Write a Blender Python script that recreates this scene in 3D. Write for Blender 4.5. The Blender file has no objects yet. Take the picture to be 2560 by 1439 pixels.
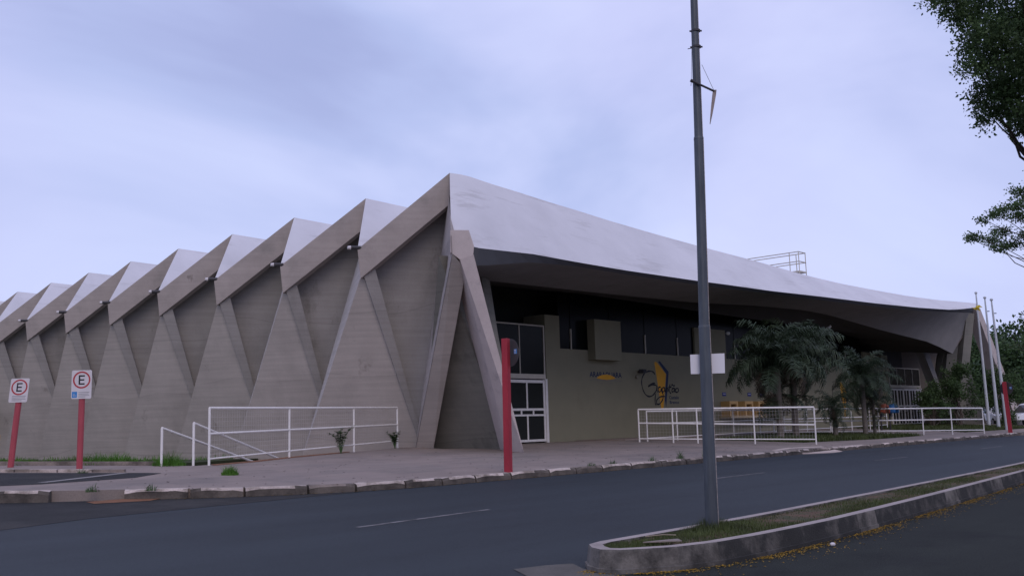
import bpy, bmesh, math, random
import numpy as np
from mathutils import Vector, Matrix

random.seed(7)
rng = np.random.default_rng(11)
SC = bpy.context.scene
COL = SC.collection
PI = math.pi

# ------------------------------------------------------------------ camera
# metres; X runs along the road, Y across it towards the hall, the camera stands on the near carriageway
heading, pitch, roll = math.radians(41.8), math.atan(348.5 * math.cos(math.radians(1.68)) / 2500), math.radians(1.68)
fwd = Vector((math.cos(heading) * math.cos(pitch), math.sin(heading) * math.cos(pitch), math.sin(pitch)))
right0 = Vector((math.sin(heading), -math.cos(heading), 0))
up0 = right0.cross(fwd)
right = right0 * math.cos(roll) - up0 * math.sin(roll)
up = right0 * math.sin(roll) + up0 * math.cos(roll)
cam_data = bpy.data.cameras.new('camera')
cam = bpy.data.objects.new('camera', cam_data)
COL.objects.link(cam)
m = Matrix((right, up, -fwd)).transposed().to_4x4()
m.translation = Vector((0, 0, 1.6))
cam.matrix_world = m
cam_data.sensor_width = 36
cam_data.lens = 2500 / 2560 * 36
cam_data.clip_end = 8000
cam_data.clip_start = 0.1
SC.camera = cam

# ------------------------------------------------------------------ sky, sun, exposure
SUN_EL, SUN_AZ = math.radians(36), math.radians(232)      # direction towards the sun, measured from +X
world = bpy.data.worlds.new('World')
SC.world = world
world.use_nodes = True
wn, wl = world.node_tree.nodes, world.node_tree.links
wn.clear()
w_out = wn.new('ShaderNodeOutputWorld')
nish = wn.new('ShaderNodeTexSky')
nish.sky_type = 'NISHITA'
nish.sun_disc = False
nish.sun_elevation = SUN_EL
nish.sun_rotation = PI / 2 - SUN_AZ
bg1 = wn.new('ShaderNodeBackground')
bg1.inputs['Strength'].default_value = 0.08
wl.new(nish.outputs[0], bg1.inputs['Color'])
tc = wn.new('ShaderNodeTexCoord')
mp = wn.new('ShaderNodeMapping')
mp.inputs['Scale'].default_value = (1.0, 1.0, 2.0)
mp.inputs['Location'].default_value = (4.1, 7.9, 0.3)
wl.new(tc.outputs['Generated'], mp.inputs['Vector'])
nz = wn.new('ShaderNodeTexNoise')
nz.inputs['Scale'].default_value = 1.9
nz.inputs['Detail'].default_value = 5
nz.inputs['Roughness'].default_value = 0.52
nz.inputs['Distortion'].default_value = 0.4
wl.new(mp.outputs[0], nz.inputs['Vector'])
cr = wn.new('ShaderNodeValToRGB')
els = cr.color_ramp.elements
els[0].position, els[0].color = 0.33, (0.385, 0.44, 0.74, 1)
els[1].position, els[1].color = 0.69, (0.655, 0.72, 1.03, 1)
e = els.new(0.45); e.color = (0.47, 0.54, 0.86, 1)
e = els.new(0.56); e.color = (0.57, 0.63, 0.95, 1)
wl.new(nz.outputs['Fac'], cr.inputs['Fac'])
nz2 = wn.new('ShaderNodeTexNoise')
nz2.inputs['Scale'].default_value = 1.1
nz2.inputs['Detail'].default_value = 3
mp2 = wn.new('ShaderNodeMapping')
mp2.inputs['Location'].default_value = (2.5, 8.7, 6.0)
wl.new(tc.outputs['Generated'], mp2.inputs['Vector'])
wl.new(mp2.outputs[0], nz2.inputs['Vector'])
mr = wn.new('ShaderNodeMapRange')
mr.inputs['From Min'].default_value, mr.inputs['From Max'].default_value = 0.45, 0.75
wl.new(nz2.outputs['Fac'], mr.inputs['Value'])
mixc = wn.new('ShaderNodeMixRGB')
mixc.inputs['Color2'].default_value = (0.63, 0.62, 0.97, 1)
wl.new(mr.outputs[0], mixc.inputs['Fac'])
wl.new(cr.outputs['Color'], mixc.inputs['Color1'])
bg2 = wn.new('ShaderNodeBackground')
bg2.inputs['Strength'].default_value = 1.11
wl.new(mixc.outputs[0], bg2.inputs['Color'])
mxs = wn.new('ShaderNodeMixShader')
mxs.inputs['Fac'].default_value = 0.93
wl.new(bg1.outputs[0], mxs.inputs[1])
wl.new(bg2.outputs[0], mxs.inputs[2])
wl.new(mxs.outputs[0], w_out.inputs['Surface'])

sun_d = bpy.data.lights.new('sun', 'SUN')
sun_d.energy = 0.9
sun_d.angle = math.radians(28)
sun_d.color = (1.0, 0.86, 0.80)
sun = bpy.data.objects.new('sun', sun_d)
COL.objects.link(sun)
to_sun = Vector((math.cos(SUN_AZ) * math.cos(SUN_EL), math.sin(SUN_AZ) * math.cos(SUN_EL), math.sin(SUN_EL)))
sun.rotation_euler = (-to_sun).to_track_quat('-Z', 'Y').to_euler()
sun.location = (0, 0, 60)

vs = SC.view_settings
vs.view_transform = 'Standard'
vs.look = 'None'
vs.exposure = -0.05
vs.gamma = 1
vs.use_curve_mapping = False

# ------------------------------------------------------------------ materials
MATS = {}

def mat(name, col, rough=0.85, var=0.15, scale=1.5, col2=None, c2pos=(0.45, 0.65), bump=0.0, bscale=40.0, spec=0.3,
        stretch=(1, 1, 1), grain=0.0, metallic=0.0, stains=None, joints=0.0, per_obj=0.0, local=False, bands=None):
    if name in MATS:
        return MATS[name]
    mt = bpy.data.materials.new(name)
    mt.use_nodes = True
    n, l = mt.node_tree.nodes, mt.node_tree.links
    b = n['Principled BSDF']
    b.inputs['Roughness'].default_value = rough
    b.inputs['Metallic'].default_value = metallic
    b.inputs['Specular IOR Level'].default_value = spec
    if local:
        pos = n.new('ShaderNodeTexCoord').outputs['Object']
    else:
        pos = n.new('ShaderNodeNewGeometry').outputs['Position']
    mapn = n.new('ShaderNodeMapping')
    mapn.inputs['Scale'].default_value = stretch
    l.new(pos, mapn.inputs['Vector'])
    t = n.new('ShaderNodeTexNoise')
    t.inputs['Scale'].default_value = scale
    t.inputs['Detail'].default_value = 6
    t.inputs['Roughness'].default_value = 0.6
    l.new(mapn.outputs[0], t.inputs['Vector'])
    r = n.new('ShaderNodeMapRange')
    r.inputs['From Min'].default_value, r.inputs['From Max'].default_value = 0.25, 0.75
    r.inputs['To Min'].default_value, r.inputs['To Max'].default_value = 1 - var, 1 + var
    l.new(t.outputs['Fac'], r.inputs['Value'])
    cur = None
    base = n.new('ShaderNodeRGB')
    base.outputs[0].default_value = (*col, 1)
    cur = base.outputs[0]
    if col2 is not None:
        t2 = n.new('ShaderNodeTexNoise')
        t2.inputs['Scale'].default_value = scale * 0.6
        t2.inputs['Detail'].default_value = 8
        t2.inputs['Roughness'].default_value = 0.65
        m2 = n.new('ShaderNodeMapping')
        m2.inputs['Location'].default_value = (7.3, 2.1, 4.4)
        m2.inputs['Scale'].default_value = stretch
        l.new(pos, m2.inputs['Vector'])
        l.new(m2.outputs[0], t2.inputs['Vector'])
        rr = n.new('ShaderNodeMapRange')
        rr.inputs['From Min'].default_value, rr.inputs['From Max'].default_value = c2pos
        l.new(t2.outputs['Fac'], rr.inputs['Value'])
        mx = n.new('ShaderNodeMixRGB')
        mx.inputs['Color2'].default_value = (*col2, 1)
        l.new(rr.outputs[0], mx.inputs['Fac'])
        l.new(cur, mx.inputs['Color1'])
        cur = mx.outputs[0]
    mul = n.new('ShaderNodeMixRGB')
    mul.blend_type = 'MULTIPLY'
    mul.inputs['Fac'].default_value = 1
    l.new(cur, mul.inputs['Color1'])
    l.new(r.outputs[0], mul.inputs['Color2'])
    cur = mul.outputs[0]
    if stains is not None:
        t3 = n.new('ShaderNodeTexNoise')
        t3.inputs['Scale'].default_value = stains[1]
        t3.inputs['Detail'].default_value = 9
        t3.inputs['Roughness'].default_value = 0.7
        m3 = n.new('ShaderNodeMapping')
        m3.inputs['Scale'].default_value = stains[3] if len(stains) > 3 else (1, 1, 0.3)
        l.new(pos, m3.inputs['Vector'])
        l.new(m3.outputs[0], t3.inputs['Vector'])
        r3 = n.new('ShaderNodeMapRange')
        r3.inputs['From Min'].default_value, r3.inputs['From Max'].default_value = stains[2]
        l.new(t3.outputs['Fac'], r3.inputs['Value'])
        mx = n.new('ShaderNodeMixRGB')
        mx.inputs['Color2'].default_value = (*stains[0], 1)
        l.new(r3.outputs[0], mx.inputs['Fac'])
        l.new(cur, mx.inputs['Color1'])
        cur = mx.outputs[0]
    if joints:
        # shuttering lifts cast one on another: a slightly different tone per lift, waving a little
        sp = n.new('ShaderNodeSeparateXYZ')
        l.new(pos, sp.inputs[0])
        tj = n.new('ShaderNodeTexNoise')
        tj.inputs['Scale'].default_value = 0.11
        l.new(pos, tj.inputs['Vector'])
        ma = n.new('ShaderNodeMath'); ma.operation = 'MULTIPLY_ADD'
        ma.inputs[1].default_value = 3.2
        l.new(tj.outputs['Fac'], ma.inputs[0])
        l.new(sp.outputs['Z'], ma.inputs[2])
        dv = n.new('ShaderNodeMath'); dv.operation = 'DIVIDE'
        dv.inputs[1].default_value = joints
        l.new(ma.outputs[0], dv.inputs[0])
        fl = n.new('ShaderNodeMath'); fl.operation = 'FLOOR'
        l.new(dv.outputs[0], fl.inputs[0])
        wn_ = n.new('ShaderNodeTexWhiteNoise'); wn_.noise_dimensions = '1D'
        l.new(fl.outputs[0], wn_.inputs['W'])
        fr = n.new('ShaderNodeMath'); fr.operation = 'FRACT'
        l.new(dv.outputs[0], fr.inputs[0])
        lt = n.new('ShaderNodeMath'); lt.operation = 'LESS_THAN'
        lt.inputs[1].default_value = 0.018
        l.new(fr.outputs[0], lt.inputs[0])
        rj = n.new('ShaderNodeMapRange')
        rj.inputs['To Min'].default_value, rj.inputs['To Max'].default_value = 0.97, 1.03
        l.new(wn_.outputs['Value'], rj.inputs['Value'])
        sb = n.new('ShaderNodeMath'); sb.operation = 'MULTIPLY_ADD'
        sb.inputs[1].default_value = -0.10
        l.new(lt.outputs[0], sb.inputs[0])
        l.new(rj.outputs[0], sb.inputs[2])
        mu = n.new('ShaderNodeMixRGB'); mu.blend_type = 'MULTIPLY'; mu.inputs['Fac'].default_value = 1
        l.new(cur, mu.inputs['Color1'])
        l.new(sb.outputs[0], mu.inputs['Color2'])
        cur = mu.outputs[0]
    if bands:
        # fine long-grained variation: board marks of the shuttering, wheel-polished lanes (scale vector, strength)
        mbn = n.new('ShaderNodeMapping')
        mbn.inputs['Scale'].default_value = bands[0]
        l.new(pos, mbn.inputs['Vector'])
        tbn = n.new('ShaderNodeTexNoise')
        tbn.inputs['Scale'].default_value = 1.0
        tbn.inputs['Detail'].default_value = 4
        l.new(mbn.outputs[0], tbn.inputs['Vector'])
        rbn = n.new('ShaderNodeMapRange')
        rbn.inputs['From Min'].default_value, rbn.inputs['From Max'].default_value = 0.3, 0.7
        rbn.inputs['To Min'].default_value, rbn.inputs['To Max'].default_value = 1 - bands[1], 1 + bands[1]
        l.new(tbn.outputs['Fac'], rbn.inputs['Value'])
        mu = n.new('ShaderNodeMixRGB'); mu.blend_type = 'MULTIPLY'; mu.inputs['Fac'].default_value = 1
        l.new(cur, mu.inputs['Color1'])
        l.new(rbn.outputs[0], mu.inputs['Color2'])
        cur = mu.outputs[0]
    if per_obj:
        oi = n.new('ShaderNodeObjectInfo')
        ro = n.new('ShaderNodeMapRange')
        ro.inputs['To Min'].default_value, ro.inputs['To Max'].default_value = 1 - per_obj, 1 + per_obj
        l.new(oi.outputs['Random'], ro.inputs['Value'])
        mu = n.new('ShaderNodeMixRGB'); mu.blend_type = 'MULTIPLY'; mu.inputs['Fac'].default_value = 1
        l.new(cur, mu.inputs['Color1'])
        l.new(ro.outputs[0], mu.inputs['Color2'])
        cur = mu.outputs[0]
    if grain:
        tg = n.new('ShaderNodeTexNoise')
        tg.inputs['Scale'].default_value = 45
        tg.inputs['Detail'].default_value = 4
        l.new(pos, tg.inputs['Vector'])
        rg = n.new('ShaderNodeMapRange')
        rg.inputs['From Min'].default_value, rg.inputs['From Max'].default_value = 0.3, 0.7
        rg.inputs['To Min'].default_value, rg.inputs['To Max'].default_value = 1 - grain, 1 + grain
        l.new(tg.outputs['Fac'], rg.inputs['Value'])
        mu = n.new('ShaderNodeMixRGB'); mu.blend_type = 'MULTIPLY'; mu.inputs['Fac'].default_value = 1
        l.new(cur, mu.inputs['Color1'])
        l.new(rg.outputs[0], mu.inputs['Color2'])
        cur = mu.outputs[0]
    l.new(cur, b.inputs['Base Color'])
    if bump:
        tb = n.new('ShaderNodeTexNoise')
        tb.inputs['Scale'].default_value = bscale
        tb.inputs['Detail'].default_value = 5
        l.new(pos, tb.inputs['Vector'])
        bp = n.new('ShaderNodeBump')
        bp.inputs['Strength'].default_value = bump
        bp.inputs['Distance'].default_value = 0.02
        l.new(tb.outputs['Fac'], bp.inputs['Height'])
        l.new(bp.outputs[0], b.inputs['Normal'])
    MATS[name] = mt
    return mt


def glass_mat():
    mt = bpy.data.materials.new('window_glass')
    mt.use_nodes = True
    n, l = mt.node_tree.nodes, mt.node_tree.links
    n.remove(n['Principled BSDF'])
    g = n.new('ShaderNodeBsdfGlossy'); g.inputs['Roughness'].default_value = 0.03
    g.inputs['Color'].default_value = (0.8, 0.85, 0.9, 1)
    tr = n.new('ShaderNodeBsdfTransparent'); tr.inputs['Color'].default_value = (0.55, 0.58, 0.58, 1)
    mx = n.new('ShaderNodeMixShader')
    fr = n.new('ShaderNodeFresnel'); fr.inputs['IOR'].default_value = 1.35
    l.new(fr.outputs[0], mx.inputs['Fac'])
    l.new(tr.outputs[0], mx.inputs[1])
    l.new(g.outputs[0], mx.inputs[2])
    l.new(mx.outputs[0], n['Material Output'].inputs['Surface'])
    return mt


def leaf_mat(name, col, var=0.35, trans=0.25):
    mt = bpy.data.materials.new(name)
    mt.use_nodes = True
    n, l = mt.node_tree.nodes, mt.node_tree.links
    b = n['Principled BSDF']
    b.inputs['Roughness'].default_value = 0.55
    b.inputs['Specular IOR Level'].default_value = 0.3
    pos = n.new('ShaderNodeNewGeometry')
    t = n.new('ShaderNodeTexNoise'); t.inputs['Scale'].default_value = 2.2; t.inputs['Detail'].default_value = 5
    l.new(pos.outputs['Position'], t.inputs['Vector'])
    r = n.new('ShaderNodeMapRange')
    r.inputs['From Min'].default_value, r.inputs['From Max'].default_value = 0.3, 0.7
    r.inputs['To Min'].default_value, r.inputs['To Max'].default_value = 1 - var, 1 + var
    l.new(t.outputs['Fac'], r.inputs['Value'])
    mu = n.new('ShaderNodeMixRGB'); mu.blend_type = 'MULTIPLY'; mu.inputs['Fac'].default_value = 1
    mu.inputs['Color1'].default_value = (*col, 1)
    l.new(r.outputs[0], mu.inputs['Color2'])
    l.new(mu.outputs[0], b.inputs['Base Color'])
    td = n.new('ShaderNodeBsdfTranslucent')
    l.new(mu.outputs[0], td.inputs['Color'])
    mx = n.new('ShaderNodeMixShader'); mx.inputs['Fac'].default_value = trans
    l.new(b.outputs[0], mx.inputs[1]); l.new(td.outputs[0], mx.inputs[2])
    l.new(mx.outputs[0], n['Material Output'].inputs['Surface'])
    return mt


M_CONC_D = mat('shaded_concrete', (0.215, 0.205, 0.175), 0.9, 0.12, 0.8, col2=(0.17, 0.165, 0.145), c2pos=(0.5, 0.75), bump=0.25, bscale=18,
             grain=0.06, stains=((0.1, 0.095, 0.08), 0.55, (0.6, 0.78), (1, 1, 0.4)), joints=2.6, bands=((0.35, 0.35, 9.0), 0.075))  # base colour darkened for the shade of recessed panels and neighbouring parts; stains are random
M_CONC_F = mat('shaded_fold_concrete', (0.335, 0.315, 0.30), 0.9, 0.10, 0.8, col2=(0.25, 0.235, 0.22), c2pos=(0.5, 0.75), bump=0.25, bscale=18,
             stretch=(1, 1, 0.6), grain=0.06, stains=((0.17, 0.155, 0.14), 0.7, (0.6, 0.76), (1, 1, 0.45)), joints=2.6, bands=((0.35, 0.35, 9.0), 0.075))  # darker than the outer faces: the fold's shade is in the base colour
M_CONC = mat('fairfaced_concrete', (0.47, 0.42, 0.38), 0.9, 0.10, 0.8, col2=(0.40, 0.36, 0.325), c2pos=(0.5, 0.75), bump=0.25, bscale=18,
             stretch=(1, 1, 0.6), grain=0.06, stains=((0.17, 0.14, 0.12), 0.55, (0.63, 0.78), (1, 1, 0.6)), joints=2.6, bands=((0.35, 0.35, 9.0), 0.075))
M_FASCIA = mat('edge_beam_concrete', (0.385, 0.335, 0.305), 0.9, 0.12, 1.2, col2=(0.30, 0.27, 0.245), c2pos=(0.52, 0.7), bump=0.2, bscale=20,
               grain=0.06, stains=((0.16, 0.135, 0.12), 0.9, (0.64, 0.76), (1, 1, 0.8)), bands=((0.35, 0.35, 9.0), 0.06))
M_LEG = mat('leg_concrete', (0.53, 0.455, 0.425), 0.9, 0.10, 1.5, col2=(0.40, 0.345, 0.325), c2pos=(0.56, 0.66), bump=0.25, bscale=20,
            grain=0.06, stains=((0.22, 0.19, 0.185), 1.3, (0.63, 0.70), (1, 1, 0.7)))
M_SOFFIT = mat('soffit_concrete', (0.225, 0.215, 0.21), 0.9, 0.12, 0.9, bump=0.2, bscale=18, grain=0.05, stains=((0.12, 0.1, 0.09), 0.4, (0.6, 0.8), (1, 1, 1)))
M_ROOF = mat('white_roof_paint', (0.625, 0.615, 0.635), 0.75, 0.06, 0.5, col2=(0.55, 0.54, 0.56), c2pos=(0.45, 0.75), bump=0.1, bscale=6, grain=0.02,
             stains=((0.40, 0.385, 0.385), 1.0, (0.56, 0.76), (0.28, 1.7, 1.7)))
M_WALL = mat('olive_wall_paint', (0.235, 0.220, 0.148), 0.8, 0.06, 1.2, bump=0.05, bscale=60, grain=0.03, stains=((0.2, 0.175, 0.115), 0.7, (0.6, 0.8), (1, 1, 0.5)))
M_DARK = mat('dark_interior', (0.02, 0.02, 0.019), 0.8, 0.1, 1)
M_WHITE = mat('white_metal_paint', (0.75, 0.72, 0.68), 0.45, 0.08, 6, bump=0.03, stains=((0.33, 0.2, 0.12), 3.0, (0.7, 0.76), (1, 1, 1)))
M_CREAM = mat('cream_metal_paint', (0.50, 0.46, 0.38), 0.5, 0.08, 5)
M_MESH = mat('mesh_wire', (0.46, 0.43, 0.41), 0.5, 0.05, 5)
M_GLASS = glass_mat()
M_DGLASS = mat('dark_clerestory_glass', (0.008, 0.009, 0.009), 0.2, 0.1, 1, spec=0.03)
M_DOORGL = mat('door_glass', (0.022, 0.024, 0.022), 0.25, 0.1, 1, spec=0.06)
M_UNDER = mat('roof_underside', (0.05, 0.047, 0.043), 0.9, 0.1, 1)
M_ROAD = mat('asphalt', (0.029, 0.036, 0.041), 0.62, 0.12, 0.5, bump=0.35, bscale=90, grain=0.3, spec=0.13, stretch=(0.25, 1, 1),
             stains=((0.022, 0.026, 0.029), 0.35, (0.5, 0.72), (0.3, 1, 1)), bands=((0.03, 1.1, 1.0), 0.13))
M_ROAD_OLD = mat('old_asphalt', (0.032, 0.032, 0.031), 0.85, 0.25, 1.2, bump=0.4, bscale=60, grain=0.3, spec=0.15, col2=(0.044, 0.042, 0.039), c2pos=(0.5, 0.65))
M_ROAD_NEAR = mat('near_asphalt', (0.027, 0.030, 0.026), 0.85, 0.12, 0.9, bump=0.4, bscale=80, grain=0.3, spec=0.1,
                  bands=((0.06, 1.3, 1.0), 0.12), stains=((0.017, 0.018, 0.0175), 0.5, (0.5, 0.75), (1, 1, 1)))
M_PAINT = mat('worn_line_paint', (0.17, 0.16, 0.155), 0.8, 0.35, 5, col2=(0.07, 0.068, 0.066), c2pos=(0.45, 0.6), grain=0.2)
M_PAVE = mat('pavement_concrete', (0.255, 0.207, 0.178), 0.92, 0.13, 0.7, col2=(0.185, 0.16, 0.143), c2pos=(0.45, 0.7), bump=0.35, bscale=25, grain=0.1,
             bands=((0.4, 2.2, 1.0), 0.07), stains=((0.125, 0.105, 0.093), 0.9, (0.60, 0.72), (0.6, 1.2, 1)))
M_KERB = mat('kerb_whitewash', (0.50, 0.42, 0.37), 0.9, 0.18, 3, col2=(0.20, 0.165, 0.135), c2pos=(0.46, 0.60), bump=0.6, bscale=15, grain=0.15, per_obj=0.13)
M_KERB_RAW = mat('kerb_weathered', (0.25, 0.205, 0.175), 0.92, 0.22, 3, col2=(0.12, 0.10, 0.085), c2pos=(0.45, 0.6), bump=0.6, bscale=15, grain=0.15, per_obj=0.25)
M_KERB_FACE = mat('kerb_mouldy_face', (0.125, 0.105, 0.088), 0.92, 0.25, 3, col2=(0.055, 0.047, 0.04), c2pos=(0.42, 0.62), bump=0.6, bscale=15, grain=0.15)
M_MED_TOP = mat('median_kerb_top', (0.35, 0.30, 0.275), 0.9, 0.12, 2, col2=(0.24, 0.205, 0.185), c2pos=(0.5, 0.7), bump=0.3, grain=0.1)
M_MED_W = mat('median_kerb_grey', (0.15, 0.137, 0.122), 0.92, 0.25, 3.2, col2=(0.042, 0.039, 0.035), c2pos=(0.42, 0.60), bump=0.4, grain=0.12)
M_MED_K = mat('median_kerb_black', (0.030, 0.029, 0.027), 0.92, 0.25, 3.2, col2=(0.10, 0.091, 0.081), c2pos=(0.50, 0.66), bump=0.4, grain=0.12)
M_SOIL = mat('red_soil', (0.105, 0.062, 0.037), 0.95, 0.2, 4, bump=0.5, bscale=30, grain=0.2, col2=(0.05, 0.055, 0.022), c2pos=(0.42, 0.6))
M_LAWN = mat('lawn_ground', (0.040, 0.052, 0.018), 0.95, 0.3, 2, bump=0.5, bscale=30, grain=0.25, col2=(0.09, 0.065, 0.04), c2pos=(0.6, 0.75))
M_GRASS = leaf_mat('grass_blades', (0.062, 0.080, 0.022), 0.45, 0.15)
M_GRASS_BR = leaf_mat('bright_grass', (0.085, 0.20, 0.025), 0.35, 0.3)
M_WEED = leaf_mat('weed_leaves', (0.07, 0.12, 0.045), 0.3, 0.2)
M_LEAF = leaf_mat('canopy_leaves', (0.075, 0.122, 0.045), 0.5, 0.42)
M_LEAF2 = leaf_mat('far_canopy_leaves', (0.05, 0.09, 0.03), 0.5, 0.2)
M_FROND = leaf_mat('palm_leaflets', (0.038, 0.058, 0.031), 0.45, 0.12)
M_FROND_DRY = leaf_mat('dry_palm_leaflets', (0.075, 0.06, 0.04), 0.35, 0.12)
M_BARK = mat('bark', (0.10, 0.08, 0.065), 0.95, 0.25, 5, bump=0.8, bscale=25, stretch=(3, 3, 0.5))
M_PALM_TR = mat('palm_trunk', (0.15, 0.13, 0.11), 0.95, 0.25, 5, bump=0.8, bscale=20, stretch=(1, 1, 4))
M_PETAL = mat('yellow_petals', (0.36, 0.21, 0.02), 0.8, 0.3, 20)
M_GALV = mat('galvanised_steel', (0.080, 0.092, 0.105), 0.5, 0.16, 4, metallic=0.3, col2=(0.048, 0.056, 0.064), c2pos=(0.4, 0.7), stretch=(4, 4, 0.6), spec=0.5)
M_STEEL_D = mat('dark_steel', (0.045, 0.042, 0.045), 0.5, 0.2, 8)
M_RAG = mat('faded_banner_cloth', (0.30, 0.25, 0.23), 0.9, 0.2, 8)
M_SIGNBACK = mat('white_sign_panel', (0.70, 0.68, 0.70), 0.5, 0.03, 3)
M_RED = mat('red_post_paint', (0.34, 0.03, 0.045), 0.7, 0.15, 3, stretch=(2, 2, 0.5), col2=(0.25, 0.022, 0.035), c2pos=(0.5, 0.7), stains=((0.13, 0.035, 0.035), 2.5, (0.6, 0.72), (2, 2, 0.5)))
M_REDP = mat('faded_red_post_paint', (0.37, 0.07, 0.085), 0.75, 0.16, 3, stretch=(2, 2, 0.5), stains=((0.16, 0.06, 0.055), 2.5, (0.6, 0.74), (2, 2, 0.5)))
M_SIGNRED = mat('sign_red', (0.42, 0.05, 0.055), 0.5, 0.06, 6)
M_SIGNWH = mat('sign_white', (0.62, 0.58, 0.58), 0.45, 0.05, 6)
M_BLACK = mat('black_print', (0.02, 0.02, 0.022), 0.6, 0.05, 6)
M_GREYTXT = mat('grey_print', (0.28, 0.27, 0.27), 0.7, 0.1, 6)
M_SIGNBL = mat('sign_blue', (0.04, 0.22, 0.52), 0.5, 0.06, 6)
M_NAVY = mat('navy_wall_paint', (0.022, 0.035, 0.085), 0.75, 0.1, 3)
M_INK = mat('black_wall_paint', (0.022, 0.024, 0.03), 0.75, 0.1, 3)
M_YEL = mat('yellow_wall_paint', (0.66, 0.33, 0.03), 0.75, 0.08, 2)
M_DULL = mat('dull_wall_print', (0.22, 0.20, 0.15), 0.8, 0.1, 3)
M_BOOTH = mat('ticket_window_paint', (0.52, 0.33, 0.13), 0.7, 0.1, 3)
M_BLUEPL = mat('blue_plaque', (0.02, 0.035, 0.18), 0.5, 0.05, 3)
M_FLAG = mat('flagpole_paint', (0.48, 0.50, 0.52), 0.4, 0.08, 4)
M_CLOTH = mat('yellow_cloth', (0.55, 0.42, 0.05), 0.85, 0.1, 5)
M_DISC = mat('sign_back_dark', (0.055, 0.052, 0.052), 0.5, 0.1, 4)
M_CARW = mat('white_car_paint', (0.72, 0.72, 0.74), 0.25, 0.03, 2, spec=0.5)
M_CARGL = mat('car_glass', (0.02, 0.025, 0.03), 0.08, 0.05, 2, spec=0.6)
M_TYRE = mat('tyre_rubber', (0.02, 0.02, 0.02), 0.85, 0.1, 10)
M_ORANGE = mat('orange_fibreglass', (0.26, 0.065, 0.035), 0.6, 0.08, 3)
M_BLUEF = mat('blue_fibreglass', (0.02, 0.10, 0.26), 0.6, 0.08, 3)
M_LAMP = mat('lamp_glass', (0.8, 0.8, 0.78), 0.3, 0.02, 3)
M_YBAR = mat('yellow_barrier_paint', (0.55, 0.30, 0.03), 0.6, 0.15, 3)
M_GROUND = mat('distant_ground', (0.07, 0.075, 0.04), 0.95, 0.3, 0.3)
M_BRICK = mat('far_wall_paint', (0.42, 0.38, 0.33), 0.9, 0.1, 1)
M_TILE = mat('far_roof_tile', (0.30, 0.13, 0.075), 0.9, 0.2, 2)


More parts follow.
